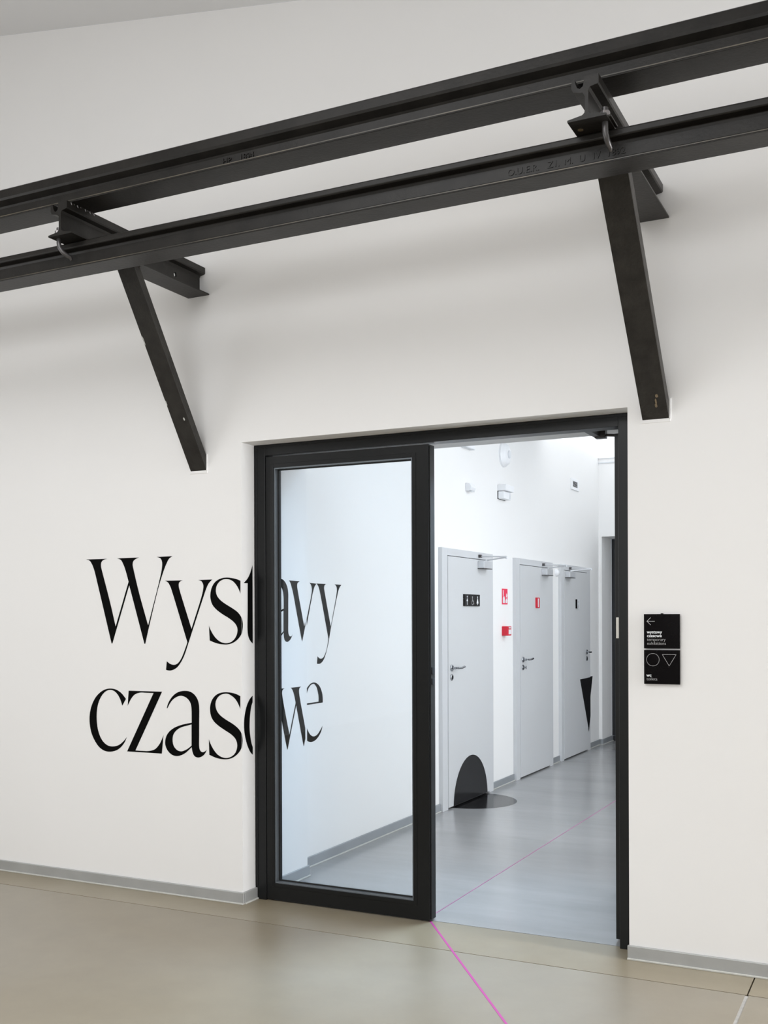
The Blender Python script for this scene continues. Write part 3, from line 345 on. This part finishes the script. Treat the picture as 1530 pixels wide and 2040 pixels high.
rl = rail('crane_rail', LO, 3.0745, 3.7075, -6.9, 3.55, 'lower dark steel crane rail clamped beneath the bracket arms')
box('edge_highlight', -6.9, 3.55, 3.5975, 3.600, 3.3515, 3.3555, M['rust_highlight'], ru)  # tan strips paint the highlight along the near foot edges
box('edge_highlight', -6.9, 3.55, 3.6445, 3.647, 3.0790, 3.0826, M['rust_highlight'], rl)
for s_, x_ in (('HP', -2.57), ('1894', -2.485)): text_mesh('rolled_mark', s_, .036, (x_, 3.6632, 3.388), (1, 0, 0), (0, 0, 1), M['steel'], ru, extrude=.0016)
for s_, x_ in (('O.U.', -1.325), ('E.R.', -1.255), ('Z1.', -1.172), ('M.', -1.11), ('U', -1.055), ('IV', -1.005), ('1892', -.955)): text_mesh('rolled_mark', s_, .034, (x_, 3.6985, 3.118), (1, 0, 0), (0, 0, 1), M['steel'], rl, extrude=.0016)

ARM = [(-.068, 0), (.068, 0), (.068, .007), (.016, .015), (.008, .022), (.006, .032), (.006, .098), (.012, .108), (.038, .113), (.042, .118), (.042, .1475), (-.008, .1475), (-.0095, .128), (-.013, .114),
       (-.023, .107), (-.033, .112), (-.038, .124), (-.042, .1425), (-.047, .1445), (-.052, .140), (-.054, .114), (-.047, .099), (-.014, .092), (-.006, .084), (-.006, .032), (-.008, .022), (-.016, .015), (-.068, .007)]
AZ = 3.1975
def bracket(xc, xs0, xs1, zb, slope, label, ynear, hook, web_hole):
    b = thing('wall_bracket', (xc, WY0, zb), label, 'bracket', 'brackets carrying the crane rails')
    bm = new_bm(); add_prism(bm, [(xc + u, AZ + v) for u, v in ARM], 'y', ynear, WY0)
    arm = obj('arm', bm, M['steel'], b, smooth=False)
    if web_hole:
        bmc = new_bm(); add_tube(bmc, [(xc - .03, web_hole[0], web_hole[1]), (xc + .03, web_hole[0], web_hole[1])], .0125, 16)
        bmesh.ops.recalc_face_normals(bmc, faces=bmc.faces[:])
        mc = bpy.data.meshes.new('cut'); bmc.to_mesh(mc); bmc.free(); oc = bpy.data.objects.new('cut', mc); COL.objects.link(oc)
        md = arm.modifiers.new('hole', 'BOOLEAN'); md.operation = 'DIFFERENCE'; md.object = oc; md.solver = 'EXACT'
        bpy.context.view_layer.update()
        me = bpy.data.meshes.new_from_object(arm.evaluated_get(bpy.context.evaluated_depsgraph_get()))
        arm.modifiers.clear(); arm.data = me; bpy.data.objects.remove(oc)
    # weld line between arm and strut, knobbly paint drips on the cut end
    ztop = AZ; h = .078
    yf = WY0 - (ztop - zb) / slope; yb = WY0 - (ztop - zb - h) / slope
    bm = new_bm()
    # channel-like strut: face plate with two returned flanges
    n = 14
    for (x0, x1, f0, f1) in ((xs0, xs1, 0, .16), (xs0, xs0 + .012, .16, 1), (xs1 - .012, xs1, .16, 1)):
        def q(t, k): # t along, k depth 0..1
            y = WY0 + (yf - WY0) * t + (yb - yf) * k * t; z = zb + h * k + (ztop - zb - h * k) * t
            return (y, z)
        add_prism(bm, [q(0, f0), q(1, f0), q(1, f1), q(0, f1)], 'x', x0, x1)
    st = obj('strut', bm, M['steel_rough'], b, bev=.0015)
    bm = new_bm()
    for i in range(9):
        t = (i + .5) / 9; x = xs0 + (xs1 - xs0) * t
        add_tube(bm, [(x - .006, yb + .002, ztop - .003), (x + .006, yb + .004, ztop - .002)], .0045, 6)
    obj('weld_bead', bm, M['steel_rough'], b)
    # plaster-coloured making good round the strut foot
    bm = new_bm(); add_box(bm, xs0 - .004, xs1 + .006, WY0 - .004, WY0, zb - .012, zb + .002); add_box(bm, xs1, xs1 + .007, WY0 - .004, WY0, zb, zb + h + .01)
    obj('filler_patch', bm, M['wall'], b)
    # hook bolt through the foot of the arm, gripping the head of the lower rail
    hx, hy = hook
    hb = new_bm()
    lean = .014 if web_hole else .004
    path = [(hx, hy, AZ + .050), (hx, hy, AZ + .01), (hx, hy, AZ - .02), (hx + lean * .4, hy - .001, AZ - .040), (hx + lean * 1.1, hy + .006, AZ - .058), (hx + lean * 2.0, hy + .020, AZ - .071), (hx + lean * 2.6, hy + .033, AZ - .078), (hx + lean * 2.8, hy + .038, AZ - .090)]
    add_tube(hb, path, [.0105] * 5 + [.0105, .0095, .006], 10)
    hk = obj('hook_bolt', hb, M['bolt'], b, smooth=True)
    nb = new_bm(); add_tube(nb, [(hx, hy, AZ + .0145), (hx, hy, AZ + .036)], .0185, 6); obj('nut', nb, M['nut'], hk, bev=.0015)
    cp = new_bm(); add_box(cp, hx - .022, hx + .026, hy - .02, hy + .075, AZ + .0075, AZ + .0145, .001); obj('clip_plate', cp, M['steel_rough'], hk)
    # second hook bolt on the other side of the rail
    nb = new_bm(); add_tube(nb, [(hx + .01, hy + .175, AZ - .03), (hx + .01, hy + .175, AZ + .04)], .0085, 10)
    h2 = obj('hook_bolt', nb, M['bolt'], b, smooth=True)
    nb = new_bm(); add_tube(nb, [(hx + .01, hy + .175, AZ + .012), (hx + .01, hy + .175, AZ + .032)], .0165, 6); obj('nut', nb, M['bolt'], h2, bev=.001)
    return b
bl = bracket(-3.382, -3.438, -3.335, 2.270, 1.57, 'left steel wall bracket with slim diagonal strut, above the large lettering', 3.573, (-3.424, 3.612), (4.392, 3.256))
br = bracket(-.986, -1.035, -.921, 2.338, 1.09, 'right steel wall bracket with broad diagonal strut, at the doorway corner', 3.552, (-.936, 3.606), None)
# drips of paint on the left arm's head
for i, y in enumerate((3.60, 3.618, 3.64, 3.66, 3.69, 3.705, 3.72, 3.735, 3.745)):
    x = -3.382 + .0415; z = 3.3455 - (.006 if i % 2 else .012); bm = new_bm()
    add_tube(bm, [(x, y, 3.344), (x + .002, y + .003, z)], [.004, .0025], 6); obj('paint_drip', bm, M['bolt'], bl)
# chips and holes on the struts
def on_strut(zb, slope, z, x, w, hh, off=.0012):
    y = WY0 - (z - zb) / slope; ny, nz = -slope / math.hypot(slope, 1), -1 / math.hypot(slope, 1); ty, tz = -1 / math.hypot(slope, 1), slope / math.hypot(slope, 1)
    c = [(x + dx * w, y + ny * off + ty * dz * hh, z + nz * off + tz * dz * hh) for dx, dz in ((-.5, -.3), (0, -.5), (.5, -.25), (.45, .3), (.05, .5), (-.5, .3))]
    return c
for c in (on_strut(2.27, 1.57, 2.60, -3.434, .006, .03), on_strut(2.27, 1.57, 2.52, -3.360, .009, .018), on_strut(2.27, 1.57, 2.88, -3.433, .005, .05)):
    flat('paint_chip', [c], M['caulk'], bl)
for c in (on_strut(2.338, 1.09, 2.425, -.957, .012, .018), on_strut(2.338, 1.09, 2.390, -.966, .010, .02), on_strut(2.338, 1.09, 2.405, -.964, .007, .03)):
    flat('paint_chip', [c], M['steel_edge'], br)
bm = new_bm(); add_tube(bm, [(-1.028, 3.625, AZ - .0012), (-1.028, 3.625, AZ + .001)], .010, 14); obj('bolt_hole', bm, M['steel_edge'], br)

# ------------------------------------------------------------------ wayfinding plates on the hall wall
def plate(z0, z1, label):
    s = thing('wall_sign', (-.952, WY0, z0), label, 'sign', 'black wayfinding plates right of the doorway')
    bm = new_bm(); add_box(bm, -1.0285, -.8765, WY0 - .016, WY0 - .008, z0, z1, .0008); obj('plate', bm, M['signblack'], s)
    box('standoff', -1.0, -.905, WY0 - .008, WY0, z0 + .02, z1 - .02, M['dark'], s)
    return s
SY = WY0 - .0162
s1 = plate(1.3535, 1.5015, 'upper black square sign with a left arrow and the words wystawy czasowe')
s2 = plate(1.2010, 1.3475, 'lower black square sign with circle and triangle outlines and the word wc')
box('hanging_lug', -.957, -.947, WY0 - .014, WY0 - .006, 1.5015, 1.505, M['dark'], s1)
def sline(bm, p, q, w):
    p = Vector(p); q = Vector(q); t = (q - p).normalized(); n = Vector((-t.y, t.x)) * w / 2
    vs = [bm.verts.new((v.x, SY, v.y)) for v in (p - n, q - n, q + n, p + n)]; bm.faces.new(vs)
bm = new_bm(); sline(bm, (-1.0155, 1.4705), (-.982, 1.4705), .0011); sline(bm, (-1.016, 1.4700), (-.999, 1.4865), .0012); sline(bm, (-1.016, 1.4710), (-.999, 1.4545), .0012)
obj('arrow', bm, M['print'], s1)
E1, U1 = (1, 0, 0), (0, 0, 1)
text_mesh('lettering', 'wystawy', .0185, (-1.0155, SY, 1.4185), E1, U1, M['print'], s1, bold=.0004)
text_mesh('lettering', 'czasowe', .0185, (-1.0155, SY, 1.4025), E1, U1, M['print'], s1, bold=.0004)
text_mesh('lettering', 'temporary', .0185, (-1.0155, SY, 1.3860), E1, U1, M['printdim'], s1, bold=-.0002)
text_mesh('lettering', 'exhibitions', .0185, (-1.0155, SY, 1.3695), E1, U1, M['printdim'], s1, bold=-.0002)
bm = new_bm(); cxx, czz, R0, R1 = -.9905, 1.3055, .0275, .0263
ro = [bm.verts.new((cxx + R0 * math.cos(a * math.pi / 30), SY, czz + R0 * math.sin(a * math.pi / 30))) for a in range(60)]
ri = [bm.verts.new((cxx + R1 * math.cos(a * math.pi / 30), SY, czz + R1 * math.sin(a * math.pi / 30))) for a in range(60)]
for a in range(60): bm.faces.new((ro[a], ro[(a + 1) % 60], ri[(a + 1) % 60], ri[a]))
obj('circle_symbol', bm, M['printdim'], s2)
bm = new_bm(); tr3 = [(-.9505, 1.3285), (-.8925, 1.3285), (-.9215, 1.2795)]
for i in range(3): sline(bm, tr3[i], tr3[(i + 1) % 3], .0014)
obj('triangle_symbol', bm, M['printdim'], s2)
text_mesh('lettering', 'wc', .0185, (-1.018, SY, 1.2325), E1, U1, M['print'], s2, bold=.0004)
text_mesh('lettering', 'toilets', .0185, (-1.018, SY, 1.2165), E1, U1, M['printdim'], s2, bold=-.0002)

# ------------------------------------------------------------------ pink guide line and black floor films
def strip(name, p, q, w, z, m, label):
    p = Vector((*p, 0)); q = Vector((*q, 0)); t = (q - p).normalized(); n = Vector((-t.y, t.x, 0)) * w / 2; bm = new_bm()
    add_prism(bm, [(v.x, v.y) for v in (p - n, q - n, q + n, p + n)], 'z', .0001, z)
    return tag(obj(name, bm, m), label, 'floor line')
strip('guide_line', (-2.115, 4.747), (1.35, -.01), .0095, .0008, M['pink'], 'magenta guide line crossing the hall floor towards the doorway')
strip('guide_line', (-2.142, 4.757), (-2.118, 12.0), .0055, .0008, M['pink_pale'], 'thin faded pink guide line running down the corridor floor')

FX = -3.185
bm = new_bm(); cyd, rd = 7.975, .368
add_prism(bm, [(FX - .02 + .0, cyd - rd)] + [(FX - .0 + rd * math.sin(a * math.pi / 40) if a not in (0, 40) else FX, cyd - rd * math.cos(a * math.pi / 40)) for a in range(0, 41)] + [(FX - .02, cyd + rd)], 'z', .0001, .0009)
tag(obj('floor_decal', bm, M['vinyl_gloss']), 'glossy black half disc on the corridor floor before the nearest grey door', 'floor decal')

# ------------------------------------------------------------------ three corridor doors
def pictogram_bar(bm, y0, y1, z0, z1, x): bm.faces.new([bm.verts.new(p) for p in ((x, y0, z0), (x, y1, z0), (x, y1, z1), (x, y0, z1))])
def corridor_door(n, y0, y1, latch_right, label, thumb):
    root = thing('door_%d' % n, (CX, (y0 + y1) / 2, 0), label, 'door', kind='structure')
    zt = 2.018; fw = .108 if not latch_right else .092; rw = .10
    l0, l1, lz = y0 + fw, y1 - rw, 1.957
    bm = new_bm()
    xa, xb = CX - .06, FX - .003
    add_box(bm, xa, xb, y0, l0 - .004, 0, zt); add_box(bm, xa, xb, l1 + .004, y1, 0, zt); add_box(bm, xa, xb, l0 - .004, l1 + .004, lz + .005, zt)
    obj('door_frame', bm, M['doorframe'], root, bev=.002)
    bm = new_bm(); add_box(bm, CX - .045, FX, l0, l1, .014, lz, .002); leaf = obj('door_leaf', bm, M['leaf'], root)
    box('gap_shadow_strip', CX - .05, CX + .0, l0 - .004, l1 + .004, .001, .013, M['dark'], root)
    box('seal', CX - .05, CX + .022, l0, l1, lz + .0005, lz + .0045, M['dark'], root)
    hy = l1 - .062 if latch_right else l0 + .060; sgn = -1 if latch_right else 1
    # lever handle
    bm = new_bm(); add_lathe_x(bm, FX, hy, 1.090, [(0, .026), (.007, .026), (.010, .023)], 24); rose = obj('handle_rose', bm, M['chrome'], leaf, smooth=True)
    bm = new_bm(); z = 1.090
    add_tube(bm, [(FX + .008, hy, z), (FX + .040, hy, z), (FX + .052, hy + sgn * .006, z), (FX + .058, hy + sgn * .020, z), (FX + .058, hy + sgn * .075, z - .001), (FX + .056, hy + sgn * .135, z + .006)], .0088, 12)
    obj('lever', bm, M['chrome'], leaf, smooth=True)
    bm = new_bm(); add_lathe_x(bm, FX, hy, 1.018, [(0, .0255), (.006, .0255), (.009, .022)], 24); obj('lock_rose', bm, M['chrome'], leaf, smooth=True)
    bm = new_bm()
    if thumb: add_tube(bm, [(FX + .008, hy, 1.018), (FX + .03, hy, 1.018)], .008, 10); add_box(bm, FX + .03, FX + .037, hy - .004, hy + .004, 1.003, 1.033, .001); obj('thumb_turn', bm, M['chrome'], leaf)
    else: add_box(bm, FX + .008, FX + .0125, hy - .008, hy + .008, 1.002, 1.030, .002); obj('lock_cylinder', bm, M['dark'], leaf)
    # overhead closer with scissor arm
    cy0, cy1 = (l1 - .263, l1 - .075) if not latch_right else (l0 + .03, l0 + .213)
    bm = new_bm(); add_box(bm, FX, FX + .055, cy0, cy1, 1.885, 1.945, .003); cb = obj('door_closer', bm, M['silver'], leaf)
    box('closer_base', FX, FX + .057, cy0 - .002, cy1 + .002, 1.880, 1.8855, M['bolt'], cb)
    fy = l1 - .225 if not latch_right else l0 + .20
    pv = (FX + .03, (cy0 + cy1) / 2 + .02, 1.955); foot = (FX + .012, fy, 1.985); elbow = (FX + .212, fy + .075, 1.975)
    bm = new_bm(); add_tube(bm, [(pv[0], pv[1], 1.940), (pv[0], pv[1], 1.962)], .010, 10); add_tube(bm, [pv, elbow], .0065, 8); add_tube(bm, [(elbow[0], elbow[1], 1.962), (elbow[0], elbow[1], 1.984)], .009, 10); add_tube(bm, [(elbow[0], elbow[1], 1.980), foot], .0065, 8)
    obj('closer_arm', bm, M['silver'], cb)
    bm = new_bm(); add_box(bm, FX - .003, FX + .02, foot[1] - .016, foot[1] + .016, 1.974, 1.998, .002); obj('arm_shoe', bm, M['bolt'], cb)
    return root, leaf
dA, lA = corridor_door(2, *DOORS[0], False, 'nearest light grey corridor door, with a black half disc at its foot', False)
dB, lB = corridor_door(3, *DOORS[1], False, 'middle light grey corridor door, with a small red tile on it', True)
dC, lC = corridor_door(4, *DOORS[2], True, 'farthest light grey corridor door, partly covered by a black triangle', False)
# half disc film on the first door
arc = [(cyd - rd * math.cos(a * math.pi / 40), rd * math.sin(a * math.pi / 40)) for a in range(41)]
pts = [(y, max(z, .015)) for y, z in arc if True]
flat('half_disc_film', [[(FX + .0006, y, z) for y, z in pts]], M['vinyl_gloss'], lA)
# triangle film: on the third leaf, its frame and the wall beside it
T = [(11.135, .803), (11.74, .806), (11.487, .199)]
LE, FE = DOORS[2][1] - .10, DOORS[2][1]
def tri_clip(lo, hi):
    poly = T
    for x0, left in ((lo, False), (hi, True)):
        outp = []
        for i in range(len(poly)):
            a, b = poly[i - 1], poly[i]; ia = (a[0] <= x0) == left; ib = (b[0] <= x0) == left
            if ia != ib: t_ = (x0 - a[0]) / (b[0] - a[0]); outp.append((x0, a[1] + t_ * (b[1] - a[1])))
            if ib: outp.append(b)
        poly = outp
    return poly
flat('triangle_film', [[(FX + .0006, y, z) for y, z in tri_clip(0, LE)]], M['vinyl_gloss'], lC)
flat('triangle_film', [[(FX - .0024, y, z) for y, z in tri_clip(LE + .004, FE)]], M['vinyl_gloss'], dC)
tag(flat('wall_decal', [[(CX + .0006, y + .03, z) for y, z in tri_clip(FE, 99)]], M['vinyl_gloss']), 'black corner of the triangle film on the wall beside the farthest door', 'wall decal')

# ------------------------------------------------------------------ small things on the corridor doors and wall
def tile(name, x, y0, y1, z0, z1, m, label, group=None):
    t = thing(name, (x, (y0 + y1) / 2, z0), label, 'sign', group)
    bm = new_bm(); add_box(bm, x, x + .012, y0, y1, z0, z1, .001); obj('tile', bm, m, t); return t
PX = FX + .0124
g = 'black pictogram tiles on the nearest corridor door'
ta = tile('door_sign', FX, 7.816, 7.926, 1.572, 1.667, M['signblack'], 'left one of three black tiles on the nearest door, with a standing figure', g)
tb = tile('door_sign', FX, 7.930, 8.040, 1.572, 1.667, M['signblack'], 'middle one of three black tiles on the nearest door, with a wheelchair symbol', g)
tc_ = tile('door_sign', FX, 8.044, 8.154, 1.572, 1.667, M['signblack'], 'right one of three black tiles on the nearest door, with a skirted figure', g)
def poly(name, pts, m, par): return flat(name, [[(PX, y, z) for y, z in pts]], m, par)
def disc(cy, cz, rad, n=16): return [(cy + rad * math.cos(2 * math.pi * k / n), cz + rad * math.sin(2 * math.pi * k / n)) for k in range(n)]
bm = new_bm()
for p in (disc(7.874, 1.648, .007), [(7.860, 1.612), (7.888, 1.612), (7.874, 1.641)], [(7.8705, 1.583), (7.8775, 1.583), (7.8775, 1.612), (7.8705, 1.612)]): bm.faces.new([bm.verts.new((PX, y, z)) for y, z in p])
obj('figure_symbol', bm, M['print'], ta)
bm = new_bm()
for p in (disc(7.986, 1.645, .0065), [(7.981, 1.612), (7.989, 1.612), (7.990, 1.637), (7.982, 1.637)], [(7.981, 1.612), (8.010, 1.608), (8.010, 1.614), (7.981, 1.619)], [(8.006, 1.612), (8.012, 1.612), (8.022, 1.588), (8.014, 1.588)]): bm.faces.new([bm.verts.new((PX, y, z)) for y, z in p])
rro = disc(7.990, 1.602, .021, 20); rri = disc(7.990, 1.602, .017, 20)
for k in range(20): bm.faces.new([bm.verts.new((PX, y, z)) for y, z in (rro[k], rro[(k + 1) % 20], rri[(k + 1) % 20], rri[k])])
obj('wheelchair_symbol', bm, M['printdim'], tb)
bm = new_bm()
for p in (disc(8.100, 1.646, .0075), [(8.078, 1.594), (8.122, 1.594), (8.104, 1.637), (8.096, 1.637)], [(8.094, 1.582), (8.0985, 1.582), (8.0985, 1.594), (8.094, 1.594)], [(8.1015, 1.582), (8.106, 1.582), (8.106, 1.594), (8.1015, 1.594)]): bm.faces.new([bm.verts.new((PX, y, z)) for y, z in p])
obj('skirted_figure_symbol', bm, M['print'], tc_)
td = tile('door_sign', FX, 9.630, 9.728, 1.565, 1.664, M['red'], 'small red tile with a white bar on the middle corridor door')
poly('bar_symbol', [(9.668, 1.574), (9.694, 1.574), (9.694, 1.655), (9.668, 1.655)], M['print'], td)
te = tile('door_sign', FX, 10.985, 11.09, 1.566, 1.664, M['offwhite'], 'small tile with a black edge on the farthest corridor door')
bm = new_bm(); add_box(bm, FX, FX + .013, 10.975, 11.0, 1.566, 1.664, .001); obj('black_edge', bm, M['signblack'], te)
bm = new_bm()
for p in ([(11.02, 1.574), (11.06, 1.574), (11.04, 1.62)], disc(11.04, 1.636, .01)): bm.faces.new([bm.verts.new((PX, y, z)) for y, z in p])
obj('figure_symbol', bm, M['printdim'], te)
# fire sign
fs = thing('fire_sign', (CX, 8.883, 1.59), 'red and white fire equipment sign above the red call point', 'sign')
bm = new_bm(); add_box(bm, CX, CX + .003, 8.805, 8.945, 1.594, 1.732); obj('panel', bm, M['redsign'], fs)
PX = CX + .0034
bm = new_bm()
for p in ([(8.822, 1.606), (8.874, 1.606), (8.874, 1.648), (8.862, 1.664), (8.834, 1.664), (8.822, 1.648)], [(8.824, 1.668), (8.842, 1.668), (8.842, 1.72), (8.824, 1.72)], [(8.892, 1.606), (8.932, 1.606), (8.938, 1.628), (8.920, 1.652), (8.904, 1.640), (8.890, 1.626)], [(8.902, 1.655), (8.924, 1.658), (8.936, 1.676), (8.914, 1.696)]): bm.faces.new([bm.verts.new((PX, y, z)) for y, z in p])
obj('extinguisher_symbol', bm, M['print'], fs)
# call point
cp = thing('call_point', (CX, 8.84, 1.31), 'red fire alarm call point box on the wall between two grey doors', 'alarm button')
bm = new_bm(); add_box(bm, CX, CX + .058, 8.800, 8.890, 1.317, 1.400, .004); obj('housing', bm, M['red'], cp)
bm = new_bm(); add_box(bm, CX + .058, CX + .0605, 8.815, 8.875, 1.330, 1.372, .001); obj('break_glass', bm, M['print'], cp)
bm = new_bm(); add_box(bm, CX + .058, CX + .060, 8.82, 8.87, 1.38, 1.394, .001); obj('caption_strip', bm, M['offwhite'], cp)
# round siren
sr = thing('alarm_siren', (CX, 8.86, 2.9), 'round white alarm siren high on the corridor wall', 'alarm siren')
bm = new_bm(); add_lathe_x(bm, CX, 8.845, 2.915, [(0, .108), (.018, .108), (.024, .100), (.045, .088), (.055, .070), (.058, .045)], 40); obj('dome', bm, M['white'], sr, smooth=True)
bm = new_bm(); add_lathe_x(bm, CX + .057, 8.845, 2.915, [(0, .036), (.008, .034), (.010, .028)], 28); obj('sounder_cap', bm, M['offwhite'], sr, smooth=True)
# motion sensor
ms = thing('motion_sensor', (CX, 8.0, 2.5), 'small white motion sensor wedge on the wall above the nearest grey door', 'sensor')
bm = new_bm(); add_prism(bm, [(0, 0), (.045, .004), (.058, .03), (.040, .062), (0, .068)], 'y', 7.955, 8.055)
for v in bm.verts: v.co = Vector((CX + v.co.x, v.co.y, 2.505 + v.co.z))
obj('housing', bm, M['white'], ms, bev=.006)
bm = new_bm(); add_box(bm, CX + .02, CX + .052, 7.975, 8.038, 2.500, 2.5065); obj('lens', bm, M['offwhite'], ms, bev=.002)
# emergency light
el = thing('emergency_light', (CX, 8.82, 2.5), 'white two-part emergency light fitting on the wall below the round siren', 'light fitting')
bm = new_bm(); add_box(bm, CX, CX + .082, 8.700, 8.905, 2.583, 2.638, .005); obj('upper_housing', bm, M['white'], el)
bm = new_bm(); add_box(bm, CX + .006, CX + .060, 8.703, 8.890, 2.515, 2.579, .004); obj('lower_housing', bm, M['white'], el)
bm = new_bm(); add_box(bm, CX, CX + .0055, 8.700, 8.892, 2.512, 2.5825, .001); obj('shadow_gap_plate', bm, M['bolt'], el)  # dark plate standing in for the thin shadow gap behind the housing
bm = new_bm(); add_box(bm, CX + .060, CX + .0625, 8.845, 8.870, 2.522, 2.574, .001); obj('indicator', bm, M['offwhite'], el)
# box whose bottom shows under the lintel
jb = thing('junction_box', (CX, 7.98, 2.84), 'white box on the corridor wall cut off by the door head', 'wall box')
bm = new_bm(); add_box(bm, CX, CX + .045, 7.86, 8.06, 2.852, 3.0, .004); obj('housing', bm, M['white'], jb)
bm = new_bm(); add_box(bm, CX, CX + .047, 7.86, 8.06, 2.846, 2.8525, .001); obj('bottom_lip', bm, M['offwhite'], jb)
# vent grille
vg = thing('vent_grille', (CX, 11.1, 2.85), 'small square white vent grille high on the wall near the corridor end', 'vent')
bm = new_bm()
v0, v1, u0, u1 = 10.925, 11.21, 2.834, 2.956
for (a, b, c_, e_) in ((v0, v0 + .05, u0, u1), (v1 - .05, v1, u0, u1), (v0 + .05, v1 - .05, u0, u0 + .03), (v0 + .05, v1 - .05, u1 - .03, u1)): add_box(bm, CX, CX + .012, a, b, c_, e_)
obj('grille_frame', bm, M['white'], vg, bev=.001)
box('duct_opening', CX + .0005, CX + .0025, v0 + .04, v1 - .04, u0 + .025, u1 - .025, M['dark'], vg)
for k in range(5):
    z = u0 + .033 + k * .0125
    bm = new_bm(); add_prism(bm, [(CX + .0026, z + .006), (CX + .0105, z), (CX + .0105, z + .002), (CX + .0026, z + .008)], 'y', v0 + .05, v1 - .05); obj('slat', bm, M['silver'], vg)
# small dome between the second and third doors
wd = thing('wall_dome', (CX, 10.37, 1.92), 'little white dome light between the middle and farthest grey doors', 'wall light')
bm = new_bm(); add_lathe_x(bm, CX, 10.40, 1.925, [(0, .033), (.010, .033), (.022, .028), (.030, .018), (.033, .007)], 24, sz=1.1); obj('dome', bm, M['white'], wd, smooth=True)
